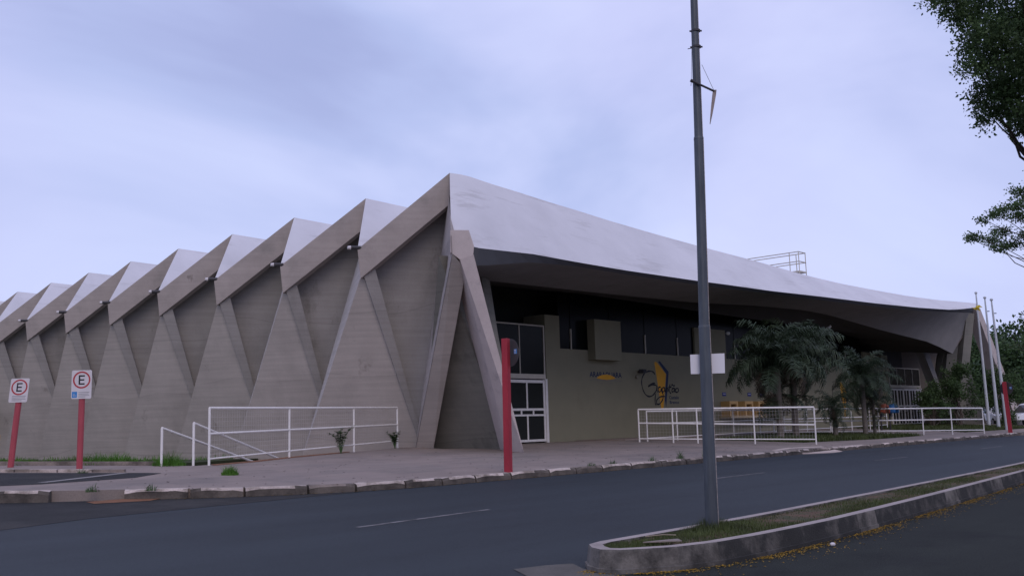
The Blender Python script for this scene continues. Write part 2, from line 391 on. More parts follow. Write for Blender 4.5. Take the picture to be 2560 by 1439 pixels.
# ------------------------------------------------------------------ mesh helpers
class MB:
    """collects geometry in world coordinates"""
    def __init__(s):
        s.v, s.f = [], []

    def add(s, verts, faces):
        o = len(s.v)
        s.v += [tuple(map(float, p)) for p in verts]
        s.f += [tuple(i + o for i in f) for f in faces]
        return s

    def box(s, a, b):
        x0, y0, z0 = a; x1, y1, z1 = b
        return s.add([(x0, y0, z0), (x1, y0, z0), (x1, y1, z0), (x0, y1, z0), (x0, y0, z1), (x1, y0, z1), (x1, y1, z1), (x0, y1, z1)],
                     [(0, 3, 2, 1), (4, 5, 6, 7), (0, 1, 5, 4), (1, 2, 6, 5), (2, 3, 7, 6), (3, 0, 4, 7)])

    def prism(s, pts, off):
        """polygon pts extruded by the vector off"""
        n = len(pts); off = Vector(off)
        p = [Vector(q) for q in pts]
        fs = [tuple(range(n)), tuple(range(2 * n - 1, n - 1, -1))]
        fs += [((i + 1) % n, i, i + n, (i + 1) % n + n) for i in range(n)]
        return s.add([*p, *[q + off for q in p]], fs)

    def tube(s, pts, rad, n=8, cap=True):
        pts = [Vector(p) for p in pts]
        rads = rad if isinstance(rad, (list, tuple)) else [rad] * len(pts)
        vs_, fs = [], []
        ref = None
        for i, p in enumerate(pts):
            a = pts[max(i - 1, 0)]; b = pts[min(i + 1, len(pts) - 1)]
            d = (b - a).normalized()
            if ref is None:
                ref = Vector((0, 0, 1)) if abs(d.z) < 0.9 else Vector((1, 0, 0))
            x = d.cross(ref).normalized(); y = d.cross(x).normalized()
            for k in range(n):
                th = 2 * PI * k / n
                vs_.append(p + (x * math.cos(th) + y * math.sin(th)) * rads[i])
        for i in range(len(pts) - 1):
            for k in range(n):
                fs.append((i * n + k, i * n + (k + 1) % n, (i + 1) * n + (k + 1) % n, (i + 1) * n + k))
        if cap:
            fs.append(tuple(range(n - 1, -1, -1)))
            fs.append(tuple(range((len(pts) - 1) * n, len(pts) * n)))
        return s.add(vs_, fs)

    def beam(s, a, b, wvec, dvec, wvec2=None):
        """bar from a to b with a rectangular section spanned by wvec and dvec"""
        a, b, w, d = Vector(a), Vector(b), Vector(wvec), Vector(dvec)
        w2 = Vector(wvec2) if wvec2 else w
        vs_ = [a - w / 2, a + w / 2, a + w / 2 + d, a - w / 2 + d, b - w2 / 2, b + w2 / 2, b + w2 / 2 + d, b - w2 / 2 + d]
        return s.add(vs_, [(0, 3, 2, 1), (4, 5, 6, 7), (0, 1, 5, 4), (1, 2, 6, 5), (2, 3, 7, 6), (3, 0, 4, 7)])

    def ellipsoid(s, c, r, nu=12, nv=8):
        vs_, fs = [], []
        for j in range(nv + 1):
            ph = PI * j / nv
            for i in range(nu):
                th = 2 * PI * i / nu
                vs_.append((c[0] + r[0] * math.sin(ph) * math.cos(th), c[1] + r[1] * math.sin(ph) * math.sin(th), c[2] + r[2] * math.cos(ph)))
        for j in range(nv):
            for i in range(nu):
                fs.append((j * nu + i, j * nu + (i + 1) % nu, (j + 1) * nu + (i + 1) % nu, (j + 1) * nu + i))
        return s.add(vs_, fs)

    def build(s, name, material, parent=None, smooth=False, fix=True):
        o = Vector((0, 0, 0))
        p = parent
        while p is not None:
            o += p.location; p = p.parent
        me = bpy.data.meshes.new(name)
        me.from_pydata([(x - o.x, y - o.y, z - o.z) for x, y, z in s.v], [], s.f)
        if fix:
            bm = bmesh.new(); bm.from_mesh(me)
            bmesh.ops.recalc_face_normals(bm, faces=bm.faces)
            bm.to_mesh(me); bm.free()
        me.materials.append(material)
        if smooth:
            me.polygons.foreach_set('use_smooth', [True] * len(me.polygons))
        me.update()
        ob = bpy.data.objects.new(name, me)
        COL.objects.link(ob)
        ob.parent = parent
        return ob


def thing(name, label, cat, loc, group=None, rz=0):
    o = bpy.data.objects.new(name, None)
    COL.objects.link(o)
    o.location = loc
    o.rotation_euler = (0, 0, rz)
    o.empty_display_size = 0.3
    o['label'] = label; o['category'] = cat
    if group: o['group'] = group
    return o


def tag(o, label, cat, group=None):
    o['label'] = label; o['category'] = cat
    if group: o['group'] = group
    return o


def structure(o):
    o['kind'] = 'structure'
    return o


def stuff(o, label=None, cat=None):
    o['kind'] = 'stuff'
    if label: o['label'] = label
    if cat: o['category'] = cat
    return o


def copy_tree(o, parent=None):
    c = o.copy(); COL.objects.link(c); c.parent = parent
    for ch in list(o.children):
        copy_tree(ch, c)
    return c


def text_mesh(body, x0, x1, z0, z1, y, name, material, parent, thick=0.004):
    """flat lettering filling the box x0..x1, z0..z1 on a wall facing -Y"""
    cu = bpy.data.curves.new(name, 'FONT')
    cu.body = body
    cu.extrude = 0.0
    cu.offset = 0.022
    cu.resolution_u = 3
    tmp = bpy.data.objects.new(name, cu)
    COL.objects.link(tmp)
    dg = bpy.context.evaluated_depsgraph_get()
    me = bpy.data.meshes.new_from_object(tmp.evaluated_get(dg))
    bpy.data.objects.remove(tmp)
    xs = [v.co.x for v in me.vertices]; ys = [v.co.y for v in me.vertices]
    ax, bx, ay, by = min(xs), max(xs), min(ys), max(ys)
    verts = [(x0 + (v.co.x - ax) / (bx - ax) * (x1 - x0), y, z0 + (v.co.y - ay) / (by - ay) * (z1 - z0)) for v in me.vertices]
    faces = [tuple(p.vertices) for p in me.polygons]
    return MB().add(verts, faces).build(name, material, parent, fix=False)


# ------------------------------------------------------------------ ground, road, pavement
def road_z(y): return 0.0 if y < 7 else 0.032 * (y - 7)
def pave_z(y): return 0.45 + 0.047 * (y - 16.3)

KERB = [(5.2, 23.4), (6.6, 22.0), (8.03, 20.69), (8.84, 19.95), (10.63, 18.85), (11.58, 18.22), (12.83, 17.66), (14.18, 17.25), (15.75, 17.06), (17.45, 17.04), (150, 17.04)]

def kerb_y(x):
    for (a, b), (c, d) in zip(KERB, KERB[1:]):
        if a <= x <= c:
            return b + (d - b) * (x - a) / (c - a)
    return KERB[0][1] if x < KERB[0][0] else 17.04

g = MB().add([(-3000, -3000, -0.6), (3000, -3000, -0.6), (3000, 3000, -0.6), (-3000, 3000, -0.6)], [(0, 1, 2, 3)])
structure(g.build('ground', M_GROUND))

# far carriageway with its cross fall, near carriageway level
xs = [-60, -30, -10, 0, 5.2] + [k[0] for k in KERB[1:-1]] + [20, 30, 40, 60, 80, 110, 150]
rv, rf = [], []
for x in xs:
    ky = (kerb_y(x) + 0.12) if x >= 5.2 else 60
    for y in (7.0, 9, 11, 13, 15, ky):
        rv.append((x, y, road_z(y)))
for i in range(len(xs) - 1):
    for j in range(5):
        a = i * 6 + j
        rf.append((a, a + 6, a + 7, a + 1))
structure(MB().add(rv, rf).build('road', M_ROAD))
structure(MB().add([(-60, -30, 0), (150, -30, 0), (150, 7, 0), (-60, 7, 0)], [(0, 1, 2, 3)]).build('near_road', M_ROAD_NEAR))
# joint where the newer asphalt meets the older one on the left
op = [(6.3, 16.1), (7.93, 16.61), (9.87, 16.79), (12.5, 17.0), (14.1, 17.1), (12.83, 17.6), (11.58, 18.15), (10.63, 18.78), (8.84, 19.88), (8.03, 20.6), (6.6, 21.9), (5.0, 23.3), (0, 23.5), (0, 15.4)]
structure(MB().add([(x, y, road_z(y) + 0.004) for x, y in op], [tuple(range(len(op)))]).build('old_road_edge', M_ROAD_OLD))
lm = MB()
for x0, y0, x1, y1 in [(9.96, 12.2, 13.14, 12.45), (22.0, 13.2, 24.9, 13.3), (32.3, 13.3, 35.0, 13.3), (43, 13.35, 46, 13.4), (54, 13.4, 57, 13.45)]:
    lm.add([(x0, y0 - .05, road_z(y0 - .05) + .004), (x1, y1 - .05, road_z(y1 - .05) + .004), (x1, y1 + .05, road_z(y1 + .05) + .004), (x0, y0 + .05, road_z(y0 + .05) + .004)], [(0, 1, 2, 3)])
structure(lm.build('lane_marking', M_PAINT))
# crack sealed across the near road beside the nose of the median
ck = [(9.0, 7.0), (8.3, 7.35), (7.4, 7.6), (6.2, 7.9)]
cm = MB()
for (a, b), (c, d) in zip(ck, ck[1:]):
    cm.add([(a, b - .02, road_z(b) + .005), (c, d - .02, road_z(d) + .005), (c, d + .02, road_z(d) + .006), (a, b + .02, road_z(b) + .006)], [(0, 1, 2, 3)])
structure(cm.build('asphalt_crack', mat('crack_tar', (0.014, 0.014, 0.014), 0.9)))

# pavement: one sloping slab, kerb side to the hall
inner = [(x + 0.08 * (1 if x < 14 else 0), y + 0.14) for x, y in KERB[:-1]] + [(150, 17.18)]
back = [(150, 25.87), (25.35, 25.87), (25.35, 27.85), (24.6, 27.75), (21.9, 26.95), (18.4, 25.85), (16.6, 25.0), (14.5, 24.5), (13.7, 25.3), (12.33, 26.62), (10.83, 28.0), (4.0, 34.2), (4.0, 24.6)]
pp = inner + back
slab = MB()
n = len(pp)
slab.add([(x, y, pave_z(y)) for x, y in pp] + [(x, y, -0.5 if y > 20 else 0.1) for x, y in pp],
         [tuple(range(n))] + [((i + 1) % n, i, i + n, (i + 1) % n + n) for i in range(n)])
slab.add([(25.35, 25.87, .9), (150, 25.87, .9), (150, 31, .9), (25.35, 31, .9)], [(0, 1, 2, 3)])
pavement = structure(slab.build('pavement', M_PAVE))

# kerb stones of the pavement, each its own piece
def poly_walk(pts, step, jitter=0.15):
    out = []
    P = [Vector((x, y)) for x, y in pts]
    seg = 0; pos = P[0].copy(); left = step
    cur = [pos.copy()]
    L = 0
    target = step * random.uniform(1 - jitter, 1 + jitter)
    while seg < len(P) - 1:
        d = P[seg + 1] - pos
        if L + d.length < target:
            L += d.length; pos = P[seg + 1].copy(); seg += 1; cur.append(pos.copy())
        else:
            pos = pos + d.normalized() * (target - L)
            cur.append(pos.copy()); out.append(cur); cur = [pos.copy()]; L = 0
            target = step * random.uniform(1 - jitter, 1 + jitter)
    return out

stones = poly_walk(KERB[:-1] + [(62, 17.04)], 1.32, 0.2)
for i, seg in enumerate(stones):
    a, b = seg[0], seg[-1]
    d = (b - a).normalized(); nrm = Vector((-d.y, d.x))
    gap = 0.025
    a2, b2 = a + d * gap, b - d * gap
    if a.x < 9.6 and 8.6 < a.x: continue           # missing stone, soil there
    mbk = MB()
    secs = 5
    vs_, fs = [], []
    tilt = random.uniform(-0.012, 0.012)
    for k in range(secs + 1):
        p = a2.lerp(b2, k / secs)
        j = lambda s=0.008: random.uniform(-s, s)
        zt = pave_z(p.y) + 0.012 + tilt * (k / secs - .5)
        zb = road_z(p.y) - 0.05
        e_ = 0.035 if k in (0, secs) else 0
        prof = [(-0.015 + j(), zb), (-0.01 + j(), zt - 0.05 - e_ + j()), (0.03 + j(), zt - e_ * .5 + j(.006)), (0.17, zt + j(.006)), (0.19, zb)]
        vs_ += [(p.x + nrm.x * q, p.y + nrm.y * q, z) for q, z in prof]
    for k in range(secs):
        for q in range(4):
            fs.append((k * 5 + q, (k + 1) * 5 + q, (k + 1) * 5 + q + 1, k * 5 + q + 1))
    fs.append((0, 1, 2, 3, 4)); fs.append(tuple(secs * 5 + q for q in (4, 3, 2, 1, 0)))
    mbk.add(vs_, fs)
    ks = mbk.build('kerb_stone', M_KERB if (i * 7 % 11) not in (1, 6) else M_KERB_RAW, pavement)
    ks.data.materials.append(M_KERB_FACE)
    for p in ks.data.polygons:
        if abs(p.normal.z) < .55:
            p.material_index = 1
far_k = MB().prism([(62, 17.02, 0.2), (62, 17.02, 0.47), (62, 17.22, 0.50), (62, 17.22, 0.2)], (88, 0, 0))
far_k.build('far_kerb', M_KERB_RAW, pavement)
# dropped kerb of pale concrete spilling onto the road
dk = [(33.4, 17.5), (35.2, 16.9), (36.6, 16.6), (37.6, 16.75), (37.4, 17.5), (35.4, 17.9)]
MB().prism([(x, y, max(road_z(y) + 0.02, pave_z(y) + 0.022 if y > 17 else 0) if y > 16.8 else road_z(y) + 0.015) for x, y in dk], (0, 0, -0.1)).build(
    'dropped_kerb', mat('ramp_concrete', (0.50, 0.41, 0.35), 0.9, 0.12, 2), pavement)

# side parking inlet on the left, with its line and painted kerb stones
pk = [(4.2, 31.5), (6.0, 29.6), (8.2, 27.3), (9.68, 25.55), (11.0, 24.3), (12.35, 23.05), (12.55, 22.75), (11.45, 21.95), (9.3, 21.75), (8.5, 21.9), (6.8, 22.6), (5.0, 24.6)]
structure(MB().add([(x, y, pave_z(y) + 0.006) for x, y in pk], [tuple(range(len(pk)))]).build('parking_bay', M_ROAD_OLD))
ln = [(9.3, 22.1), (9.5, 22.0), (11.95, 23.25), (11.8, 23.4)]
structure(MB().add([(x, y, pave_z(y) + 0.011) for x, y in ln], [(0, 1, 2, 3)]).build('parking_line', mat('parking_paint', (0.24, 0.225, 0.21), 0.85, 0.2, 4)))
pkk = [(4.4, 31.75), (8.35, 27.45), (9.8, 25.75), (11.1, 24.5), (12.5, 23.2), (12.95, 22.75)]
for i, seg in enumerate(poly_walk(pkk, 1.0, 0.25)):
    a, b = seg[0], seg[-1]
    d = (b - a).normalized(); nrm = Vector((d.y, -d.x)) * -1
    a, b = a + d * .02, b - d * .02
    z0, z1 = pave_z(a.y), pave_z(b.y)
    MB().add([(a.x, a.y, z0 - .05), (b.x, b.y, z1 - .05), (b.x + nrm.x * .16, b.y + nrm.y * .16, z1 - .05), (a.x + nrm.x * .16, a.y + nrm.y * .16, z0 - .05),
              (a.x, a.y, z0 + .07), (b.x, b.y, z1 + .07), (b.x + nrm.x * .16, b.y + nrm.y * .16, z1 + .075), (a.x + nrm.x * .16, a.y + nrm.y * .16, z0 + .075)],
             [(0, 3, 2, 1), (4, 5, 6, 7), (0, 1, 5, 4), (1, 2, 6, 5), (2, 3, 7, 6), (3, 0, 4, 7)]).build(
        'kerb_stone', M_KERB if i % 5 not in (1,) else M_KERB_RAW, pavement)

# grass bed at the foot of the folded facade, its low edging, and the sunken yard behind the railing
edge = [(4.0, 34.35), (10.83, 28.12), (12.33, 26.74), (13.75, 25.36)]
bed = edge + [(14.6, 26.2), (25.3, 37.0), (25.3, 90), (-10, 90)]
structure(MB().add([(x, y, pave_z(y) + .02 if i < 4 else (0.62 if x > 14 and y < 60 else 0.62)) for i, (x, y) in enumerate(bed)], [tuple(range(len(bed)))]).build('grass_bed', M_LAWN))
em = MB()
for (a, b), (c, d) in zip(edge, edge[1:]):
    dd = Vector((c - a, d - b)).normalized(); nn = Vector((-dd.y, dd.x)) * 0.14
    za, zb = pave_z(b), pave_z(d)
    em.add([(a, b, za - .1), (c, d, zb - .1), (c + nn.x, d + nn.y, zb - .1), (a + nn.x, b + nn.y, za - .1), (a, b, za + .10), (c, d, zb + .10), (c + nn.x, d + nn.y, zb + .10), (a + nn.x, b + nn.y, za + .10)],
           [(0, 3, 2, 1), (4, 5, 6, 7), (0, 1, 5, 4), (1, 2, 6, 5), (2, 3, 7, 6), (3, 0, 4, 7)])
structure(em.build('bed_edging', M_KERB_RAW))
structure(MB().add([(13, 24.6, -0.3), (26, 24.6, -0.3), (26, 40, -0.3), (13, 40, -0.3)], [(0, 1, 2, 3)]).build('sunken_yard', M_PAVE))
# red soil strip along the back edge of the pavement
ss = MB()
for (a, b), (c, d) in zip([(14.9, 24.35), (16.6, 24.85), (18.4, 25.7), (20.6, 26.45)], [(16.6, 24.85), (18.4, 25.7), (20.6, 26.45), (21.6, 26.8)]):
    w0, w1 = .13, .13 if c < 21 else .02
    ss.add([(a, b - w0, pave_z(b - w0) + .006), (c, d - w1, pave_z(d - w1) + .006), (c, d + .1, pave_z(d + .1) + .02), (a, b + .1, pave_z(b + .1) + .02)], [(0, 1, 2, 3)])
structure(ss.build('soil_strip', mat('orange_soil', (0.20, 0.095, 0.05), 0.95, 0.25, 5, bump=0.5)))
MB().add([(9.2, 19.55, road_z(19.4) + .012), (9.1, 19.0, road_z(19) + .012), (10.1, 18.75, road_z(18.7) + .012), (10.5, 18.98, road_z(19) + .016), (9.9, 19.35, road_z(19.3) + .03)], [(0, 1, 2, 3, 4)]).build(
    'soil_spill', mat('orange_soil', (0.2, 0.1, 0.05)), pavement)

# lawns on the right
def sheet(name, pts, dz, material):
    return structure(MB().add([(x, y, pave_z(min(y, 25.8)) + dz) for x, y in pts], [tuple(range(len(pts)))]).build(name, material))
sheet('verge_lawn', [(59.6, 19.2), (73.5, 19.0), (74, 28.1), (61.5, 28.1)], 0.006, M_LAWN)
sheet('palm_bed', [(40.2, 19.6), (46, 18.9), (52.5, 19.0), (50.5, 22.6), (47, 24.2), (39.6, 23.6)], 0.006, M_LAWN)
structure(MB().add([(75, 17.3, .5), (150, 17.3, .5), (150, 70, .5), (90, 70, .5), (80, 28.4, .5), (75, 22, .5)], [tuple(range(6))]).build('side_street', M_ROAD_OLD)).location.z = 0.14

# ------------------------------------------------------------------ median with its kerb
near = [(9.06, 7.09), (8.93, 6.85), (9.0, 6.6), (9.22, 6.42), (9.56, 6.2), (10.15, 6.03), (11.0, 5.97), (11.9, 5.96), (13.2, 5.98), (14.7, 6.07), (16.8, 6.22), (19.3, 6.42), (22, 6.65), (25.1, 6.92), (30, 7.35), (40, 8.2), (60, 10)]
far = [(9.06, 7.09), (9.28, 7.3), (9.6, 7.38), (10.4, 7.38), (12.1, 7.38), (14, 7.44), (15.9, 7.53), (18.6, 7.66), (21.5, 7.82), (25, 8.02), (29.3, 8.3), (35, 8.75), (45, 9.6), (60, 11)]
ring = near + far[:0:-1]
def offset_ring(r_, d):
    out = []
    n = len(r_)
    for i in range(n):
        p0, p1, p2 = Vector(r_[i - 1]), Vector(r_[i]), Vector(r_[(i + 1) % n])
        t = ((p1 - p0).normalized() + (p2 - p1).normalized()).normalized()
        out.append((p1.x - t.y * d, p1.y + t.x * d))
    return out
core = offset_ring(ring, 0.21)
median = structure(MB().add([(x, y, 0.218) for x, y in core], [tuple(range(len(core)))]).build('median', M_SOIL))
TOP = 0.252
def kerb_piece(pa, pb, qa, qb, m_face, name='kerb_stone'):
    """pa, pb outer foot; tops are set back a little, inner edge qa, qb"""
    pa, pb, qa, qb = map(Vector, (pa, pb, qa, qb))
    ta, tb = pa.lerp(qa, .26), pb.lerp(qb, .26)
    za, zb = road_z(pa.y), road_z(pb.y)
    face = MB().add([(pa.x, pa.y, za - .03), (pb.x, pb.y, zb - .03), (pb.x, pb.y, zb + .05), (pa.x, pa.y, za + .05),
                     (*pa.lerp(qa, .1), za + .055), (*pb.lerp(qb, .1), zb + .055), (*pb.lerp(qb, .22), TOP - .02), (*pa.lerp(qa, .22), TOP - .02), (*tb, TOP), (*ta, TOP),
                     (*qb, TOP), (*qa, TOP), (*qb, .1), (*qa, .1)],
                    [(0, 1, 2, 3), (3, 2, 5, 4), (4, 5, 6, 7), (7, 6, 8, 9), (9, 8, 10, 11), (11, 10, 12, 13), (0, 3, 4, 7, 9, 11, 13), (1, 12, 10, 8, 6, 5, 2)])
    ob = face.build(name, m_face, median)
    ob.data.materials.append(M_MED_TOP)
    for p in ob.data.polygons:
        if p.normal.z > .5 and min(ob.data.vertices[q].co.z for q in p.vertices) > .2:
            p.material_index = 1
    return ob
def fine(pts, qts, step):
    """resample two matching polylines together"""
    o = []
    for i in range(len(pts) - 1):
        a, b = Vector(pts[i]), Vector(pts[i + 1]); c, d = Vector(qts[i]), Vector(qts[i + 1])
        k = max(1, int(round((b - a).length / step)))
        for j in range(k):
            o.append((a.lerp(b, j / k), c.lerp(d, j / k)))
    o.append((Vector(pts[-1]), Vector(qts[-1])))
    return o
core_near = core[:len(near)]
core_far = [core[0]] + core[:len(near) - 1:-1]
ch = fine(near, core_near, 0.9)
pat = [0, 0, 0, 0, 0, 1, 1, 1, 1, 0, 1, 1, 1, 1, 0, 1, 1, 1, 0, 1, 1, 1]
for i in range(len(ch) - 1):
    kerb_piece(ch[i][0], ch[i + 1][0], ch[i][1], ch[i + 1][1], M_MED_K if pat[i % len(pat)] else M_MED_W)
ch = fine(far, core_far, 0.9)
for i in range(len(ch) - 1):
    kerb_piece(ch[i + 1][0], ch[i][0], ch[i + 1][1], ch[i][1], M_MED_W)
# apron of concrete at the nose
ap = [(8.2, 7.15), (8.55, 7.75), (9.0, 7.65), (9.3, 7.5), (9.1, 7.2), (8.9, 6.8), (8.95, 6.55), (8.6, 6.6)]
structure(MB().add([(x, y, road_z(y) + 0.007) for x, y in ap], [tuple(range(len(ap)))]).build('nose_apron', mat('apron_concrete', (0.10, 0.092, 0.08), 0.9, 0.2, 3, grain=.15)))

# ------------------------------------------------------------------ the sports hall
hall = thing('sports_hall', 'large concrete sports hall with a white folded roof and zigzag side wall', 'building', (40, 30, 0.9))
S = 4.67
NB = 10
def Pk(k): return Vector((24.73, 24.96 + S * k, 10.73 if k == 0 else 10.62))
def Vk(k): return Vector((22.45, 24.96 + 2.42 + S * k, 8.02))
VM = Vector((22.22, 22.4, 7.95))
RIDGE = [(24.73, 24.96, 10.73), (25.3, 24.96, 10.77), (25.76, 24.96, 10.77), (26.78, 24.96, 10.69), (28.36, 24.96, 10.61), (30.05, 24.96, 10.5), (31.87, 24.96, 10.42), (34.23, 24.96, 10.28), (37.24, 24.96, 10.15), (41.65, 24.96, 10.0), (46.63, 24.9, 9.85), (52.35, 24.8, 9.6), (56.6, 24.6, 9.46), (60.8, 24.4, 9.42), (65.23, 24.1, 9.37), (70.32, 23.7, 9.4), (73.9, 23.4, 9.52), (76.76, 23.2, 9.59)]
EAVE = [(22.85, 23.05, 7.77), (23.45, 22.6, 7.52), (26.5, 22.6, 7.63), (28.88, 22.6, 7.6), (31.91, 22.6, 7.59), (37.38, 22.6, 7.65), (39.24, 22.6, 7.69), (44.12, 22.6, 7.76), (49.87, 22.6, 7.92), (56.16, 22.6, 8.06), (63.69, 22.6, 8.3), (69.21, 22.6, 8.55), (71.6, 22.6, 8.75), (74.69, 22.6, 9.09)]
ELOW = [(22.6, 22.7, 6.98), (23.83, 22.8, 6.97), (25.12, 22.8, 7.16), (26.61, 22.8, 7.38), (29.13, 22.8, 7.49), (32.18, 22.8, 7.48), (37.71, 22.8, 7.53), (50.3, 22.8, 7.79), (56.64, 22.8, 7.92), (64.23, 22.8, 8.15), (69.79, 22.8, 8.47), (75.06, 22.8, 8.73)]
LOWL = [(27.3, 26.0, 7.2), (34.26, 26.0, 7.29), (36.99, 26.0, 7.34), (42.89, 26.0, 7.45), (48.51, 26.0, 7.72), (54.71, 26.0, 7.88), (57.64, 25.9, 7.78), (63.3, 25.1, 7.11), (70.0, 24.3, 6.51), (72.6, 23.8, 5.8)]
def sample(poly, n):
    """n+1 points evenly by arc along the polyline (denser near the near end)"""
    P = [Vector(p) for p in poly]
    L = [0]
    for a, b in zip(P, P[1:]): L.append(L[-1] + (b - a).length)
    out = []
    for i in range(n + 1):
        t = (i / n) ** 1.5 * L[-1]
        for j in range(len(P) - 1):
            if t <= L[j + 1] + 1e-9:
                out.append(P[j].lerp(P[j + 1], (t - L[j]) / max(L[j + 1] - L[j], 1e-9))); break
    return out
def loft(mb, A, B, m, sag=0.0):
    n = len(A)
    vs_ = []
    for i in range(n):
        for j in range(m + 1):
            p = A[i].lerp(B[i], j / m)
            p.z += sag * math.sin(PI * j / m)
            vs_.append(p)
    fs = [(i * (m + 1) + j, (i + 1) * (m + 1) + j, (i + 1) * (m + 1) + j + 1, i * (m + 1) + j + 1) for i in range(n - 1) for j in range(m)]
    return mb.add(vs_, fs)
NS = 40
rA, eA, lA, wA = sample(RIDGE, NS), sample(EAVE, NS), sample(ELOW, NS), sample(LOWL, NS)
# back slope of the first plate and all further plates
def ridge_line(k):
    if k == 0: return rA
    p0 = Pk(k)
    pts = [(p0.x, p0.y, p0.z), (27.5, p0.y, 10.56), (31, p0.y, 10.3), (42, p0.y, 9.8), (55, p0.y, 9.3), (83, p0.y, 9.1)]
    return sample(pts, NS)
def valley_line(k):
    v = Vk(k)
    return sample([(v.x, v.y, v.z), (28, v.y, 7.8), (50, v.y, 7.5), (82.5, v.y, 7.3)], NS)
front = MB()
loft(front, rA, eA, 5, 0.03)
front.build('roof_plate', M_ROOF, hall, smooth=True)
for k in range(NB):
    r0, v0, r1 = ridge_line(k), valley_line(k), ridge_line(k + 1)
    b_ = MB(); loft(b_, r0, v0, 2)
    # underside, 0.2 m below, closed along both free ends
    dn = Vector((0.5, 0, -0.25))
    rp = b_.build('roof_plate', M_ROOF, hall)
    b_ = MB(); loft(b_, [p + dn for p in r0], [p + dn for p in v0], 2)
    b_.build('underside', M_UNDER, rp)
    if k < NB - 1:
        b_ = MB(); loft(b_, v0, r1, 3)
        rp = b_.build('roof_plate', M_ROOF, hall)
        b_ = MB(); loft(b_, [p + dn for p in v0], [p + dn for p in r1], 3)
        b_.build('underside', M_UNDER, rp)
# eave band and the under plate of the front canopy
eb = MB(); loft(eb, eA, lA, 1)
eb.build('eave_band', mat('eave_band_paint', (0.095, 0.098, 0.108), 0.85, 0.1, 1.5, stains=((0.1, 0.095, 0.09), 0.8, (0.55, 0.75), (1, 1, 1))), hall)
sf = MB(); loft(sf, lA, wA, 4, 0.05)
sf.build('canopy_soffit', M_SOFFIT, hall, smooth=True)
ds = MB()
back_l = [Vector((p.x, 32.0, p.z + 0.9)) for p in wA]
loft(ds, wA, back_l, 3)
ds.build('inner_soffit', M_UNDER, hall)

# gable edge beams (fascias), walls folded between them
FD = Vector((0.13, 0.0, -1.03))
def Vb(k): return Vk(k) + FD
def Pb(k): return Pk(k) + FD
def G(k):
    if k == -1: return Vector((25.2, 27.55, 0.95))
    return Vector((23.3, 31.85 + S * k, 0.6))
for k in range(NB):
    v, p = Vk(k), Pk(k)
    th = Vector((0.3, 0.16, 0.0))
    MB().prism([p, v, Vb(k), Pb(k)], th).build('edge_beam', M_FASCIA, hall)
    # the thin edge under the forward slope
    p1 = Pk(k + 1)
    MB().prism([p1 + Vector((.02, .0, -.05)), v + Vector((0.02, 0.02, -.05)), v + Vector((0.1, 0.05, -0.5)), p1 + Vector((0.1, .05, -0.6))], (0.5, 0.1, -0.05)).build('edge_beam', M_FASCIA, hall)
def down(p, z=-0.35):
    return Vector((p.x, p.y, z))
for k in range(NB):
    vb = Vb(k) + Vector((0.14, 0.02, 0.35)); pb = Pb(k) + Vector((0.2, 0.12, 0.2)); g1 = G(k - 1); g0 = G(k)
    pb1 = Pb(k + 1) + Vector((0.10, 0.12, 0.1))
    h = Vector((26.1, 28.2, g1.z)) if k == 0 else Vector((25.7, g1.y + .85, g1.z))
    th = Vector((0.3, 0.05, 0))
    # set-back face in the fold, its shade put into the concrete colour
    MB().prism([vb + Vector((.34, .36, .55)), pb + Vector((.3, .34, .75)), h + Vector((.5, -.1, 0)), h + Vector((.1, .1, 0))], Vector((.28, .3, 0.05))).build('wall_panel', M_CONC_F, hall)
    # outer face, with its return towards the ridge
    m_ = MB().prism([vb, h, g0], th)
    m_.prism([vb, g0, pb1], Vector((.25, .12, 0)))
    m_.prism([h, g0, down(g0), down(h)], th)
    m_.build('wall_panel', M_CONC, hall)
    # stiffening rib along the fold, from under the beam to the ground
    top = vb + Vector((-0.02, -0.03, -.2)); foot = h + Vector((-0.02, -0.03, 0))
    nrm = (pb - vb).cross(h - vb).normalized()
    if nrm.y > 0: nrm = -nrm
    ax_ = (foot - top).normalized()
    wv = ax_.cross(nrm).normalized()
    if wv.y > 0: wv = -wv
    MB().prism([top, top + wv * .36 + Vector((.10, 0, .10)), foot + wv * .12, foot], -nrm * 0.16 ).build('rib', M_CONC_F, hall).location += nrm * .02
    # drain spout at the valley
    if k < 8:
        sv = Vk(k) + Vector((0.1, -0.02, 0.06))
        d_ = Vector((-0.86, 0.42, -0.02)).normalized()
        sp_ = MB().tube([sv - d_ * 0.1, sv + d_ * 0.34], 0.075, 8).build('rain_spout', M_STEEL_D, hall)
        MB().tube([sv + d_ * 0.34, sv + d_ * 0.45], [0.075, 0.06], 8).build('spout_end', M_SIGNWH, sp_)

# front corner: cap block and the two raking legs, recessed panel between
cap = [(22.27, 22.5, 7.94), (22.89, 22.27, 7.98), (23.05, 22.21, 7.46), (23.01, 22.22, 7.17), (22.57, 22.39, 7.0), (22.26, 22.5, 7.22)]
MB().prism(cap, (0.7, 0.75, -0.05)).build('leg_cap', M_LEG, hall)
fA, fB = Vector((25.28, 27.3, 0.93)), Vector((25.9, 23.15, 0.72))
# right leg
tB = [Vector((22.54, 22.36, 7.0)), Vector((23.03, 22.22, 7.19))]
bB = [Vector((25.8, 23.44, 0.79)), Vector((25.65, 22.61, 0.75))]
MB().add([tB[0], tB[1], bB[1], bB[0], *[q + Vector((.72, 1.05, 0)) for q in (tB[0], tB[1])], *[q + Vector((.72, 1.05, 0)) for q in (bB[1], bB[0])]],
         [(0, 1, 2, 3), (4, 7, 6, 5), (0, 4, 5, 1), (1, 5, 6, 2), (2, 6, 7, 3), (3, 7, 4, 0)]).build('leg', M_LEG, hall)
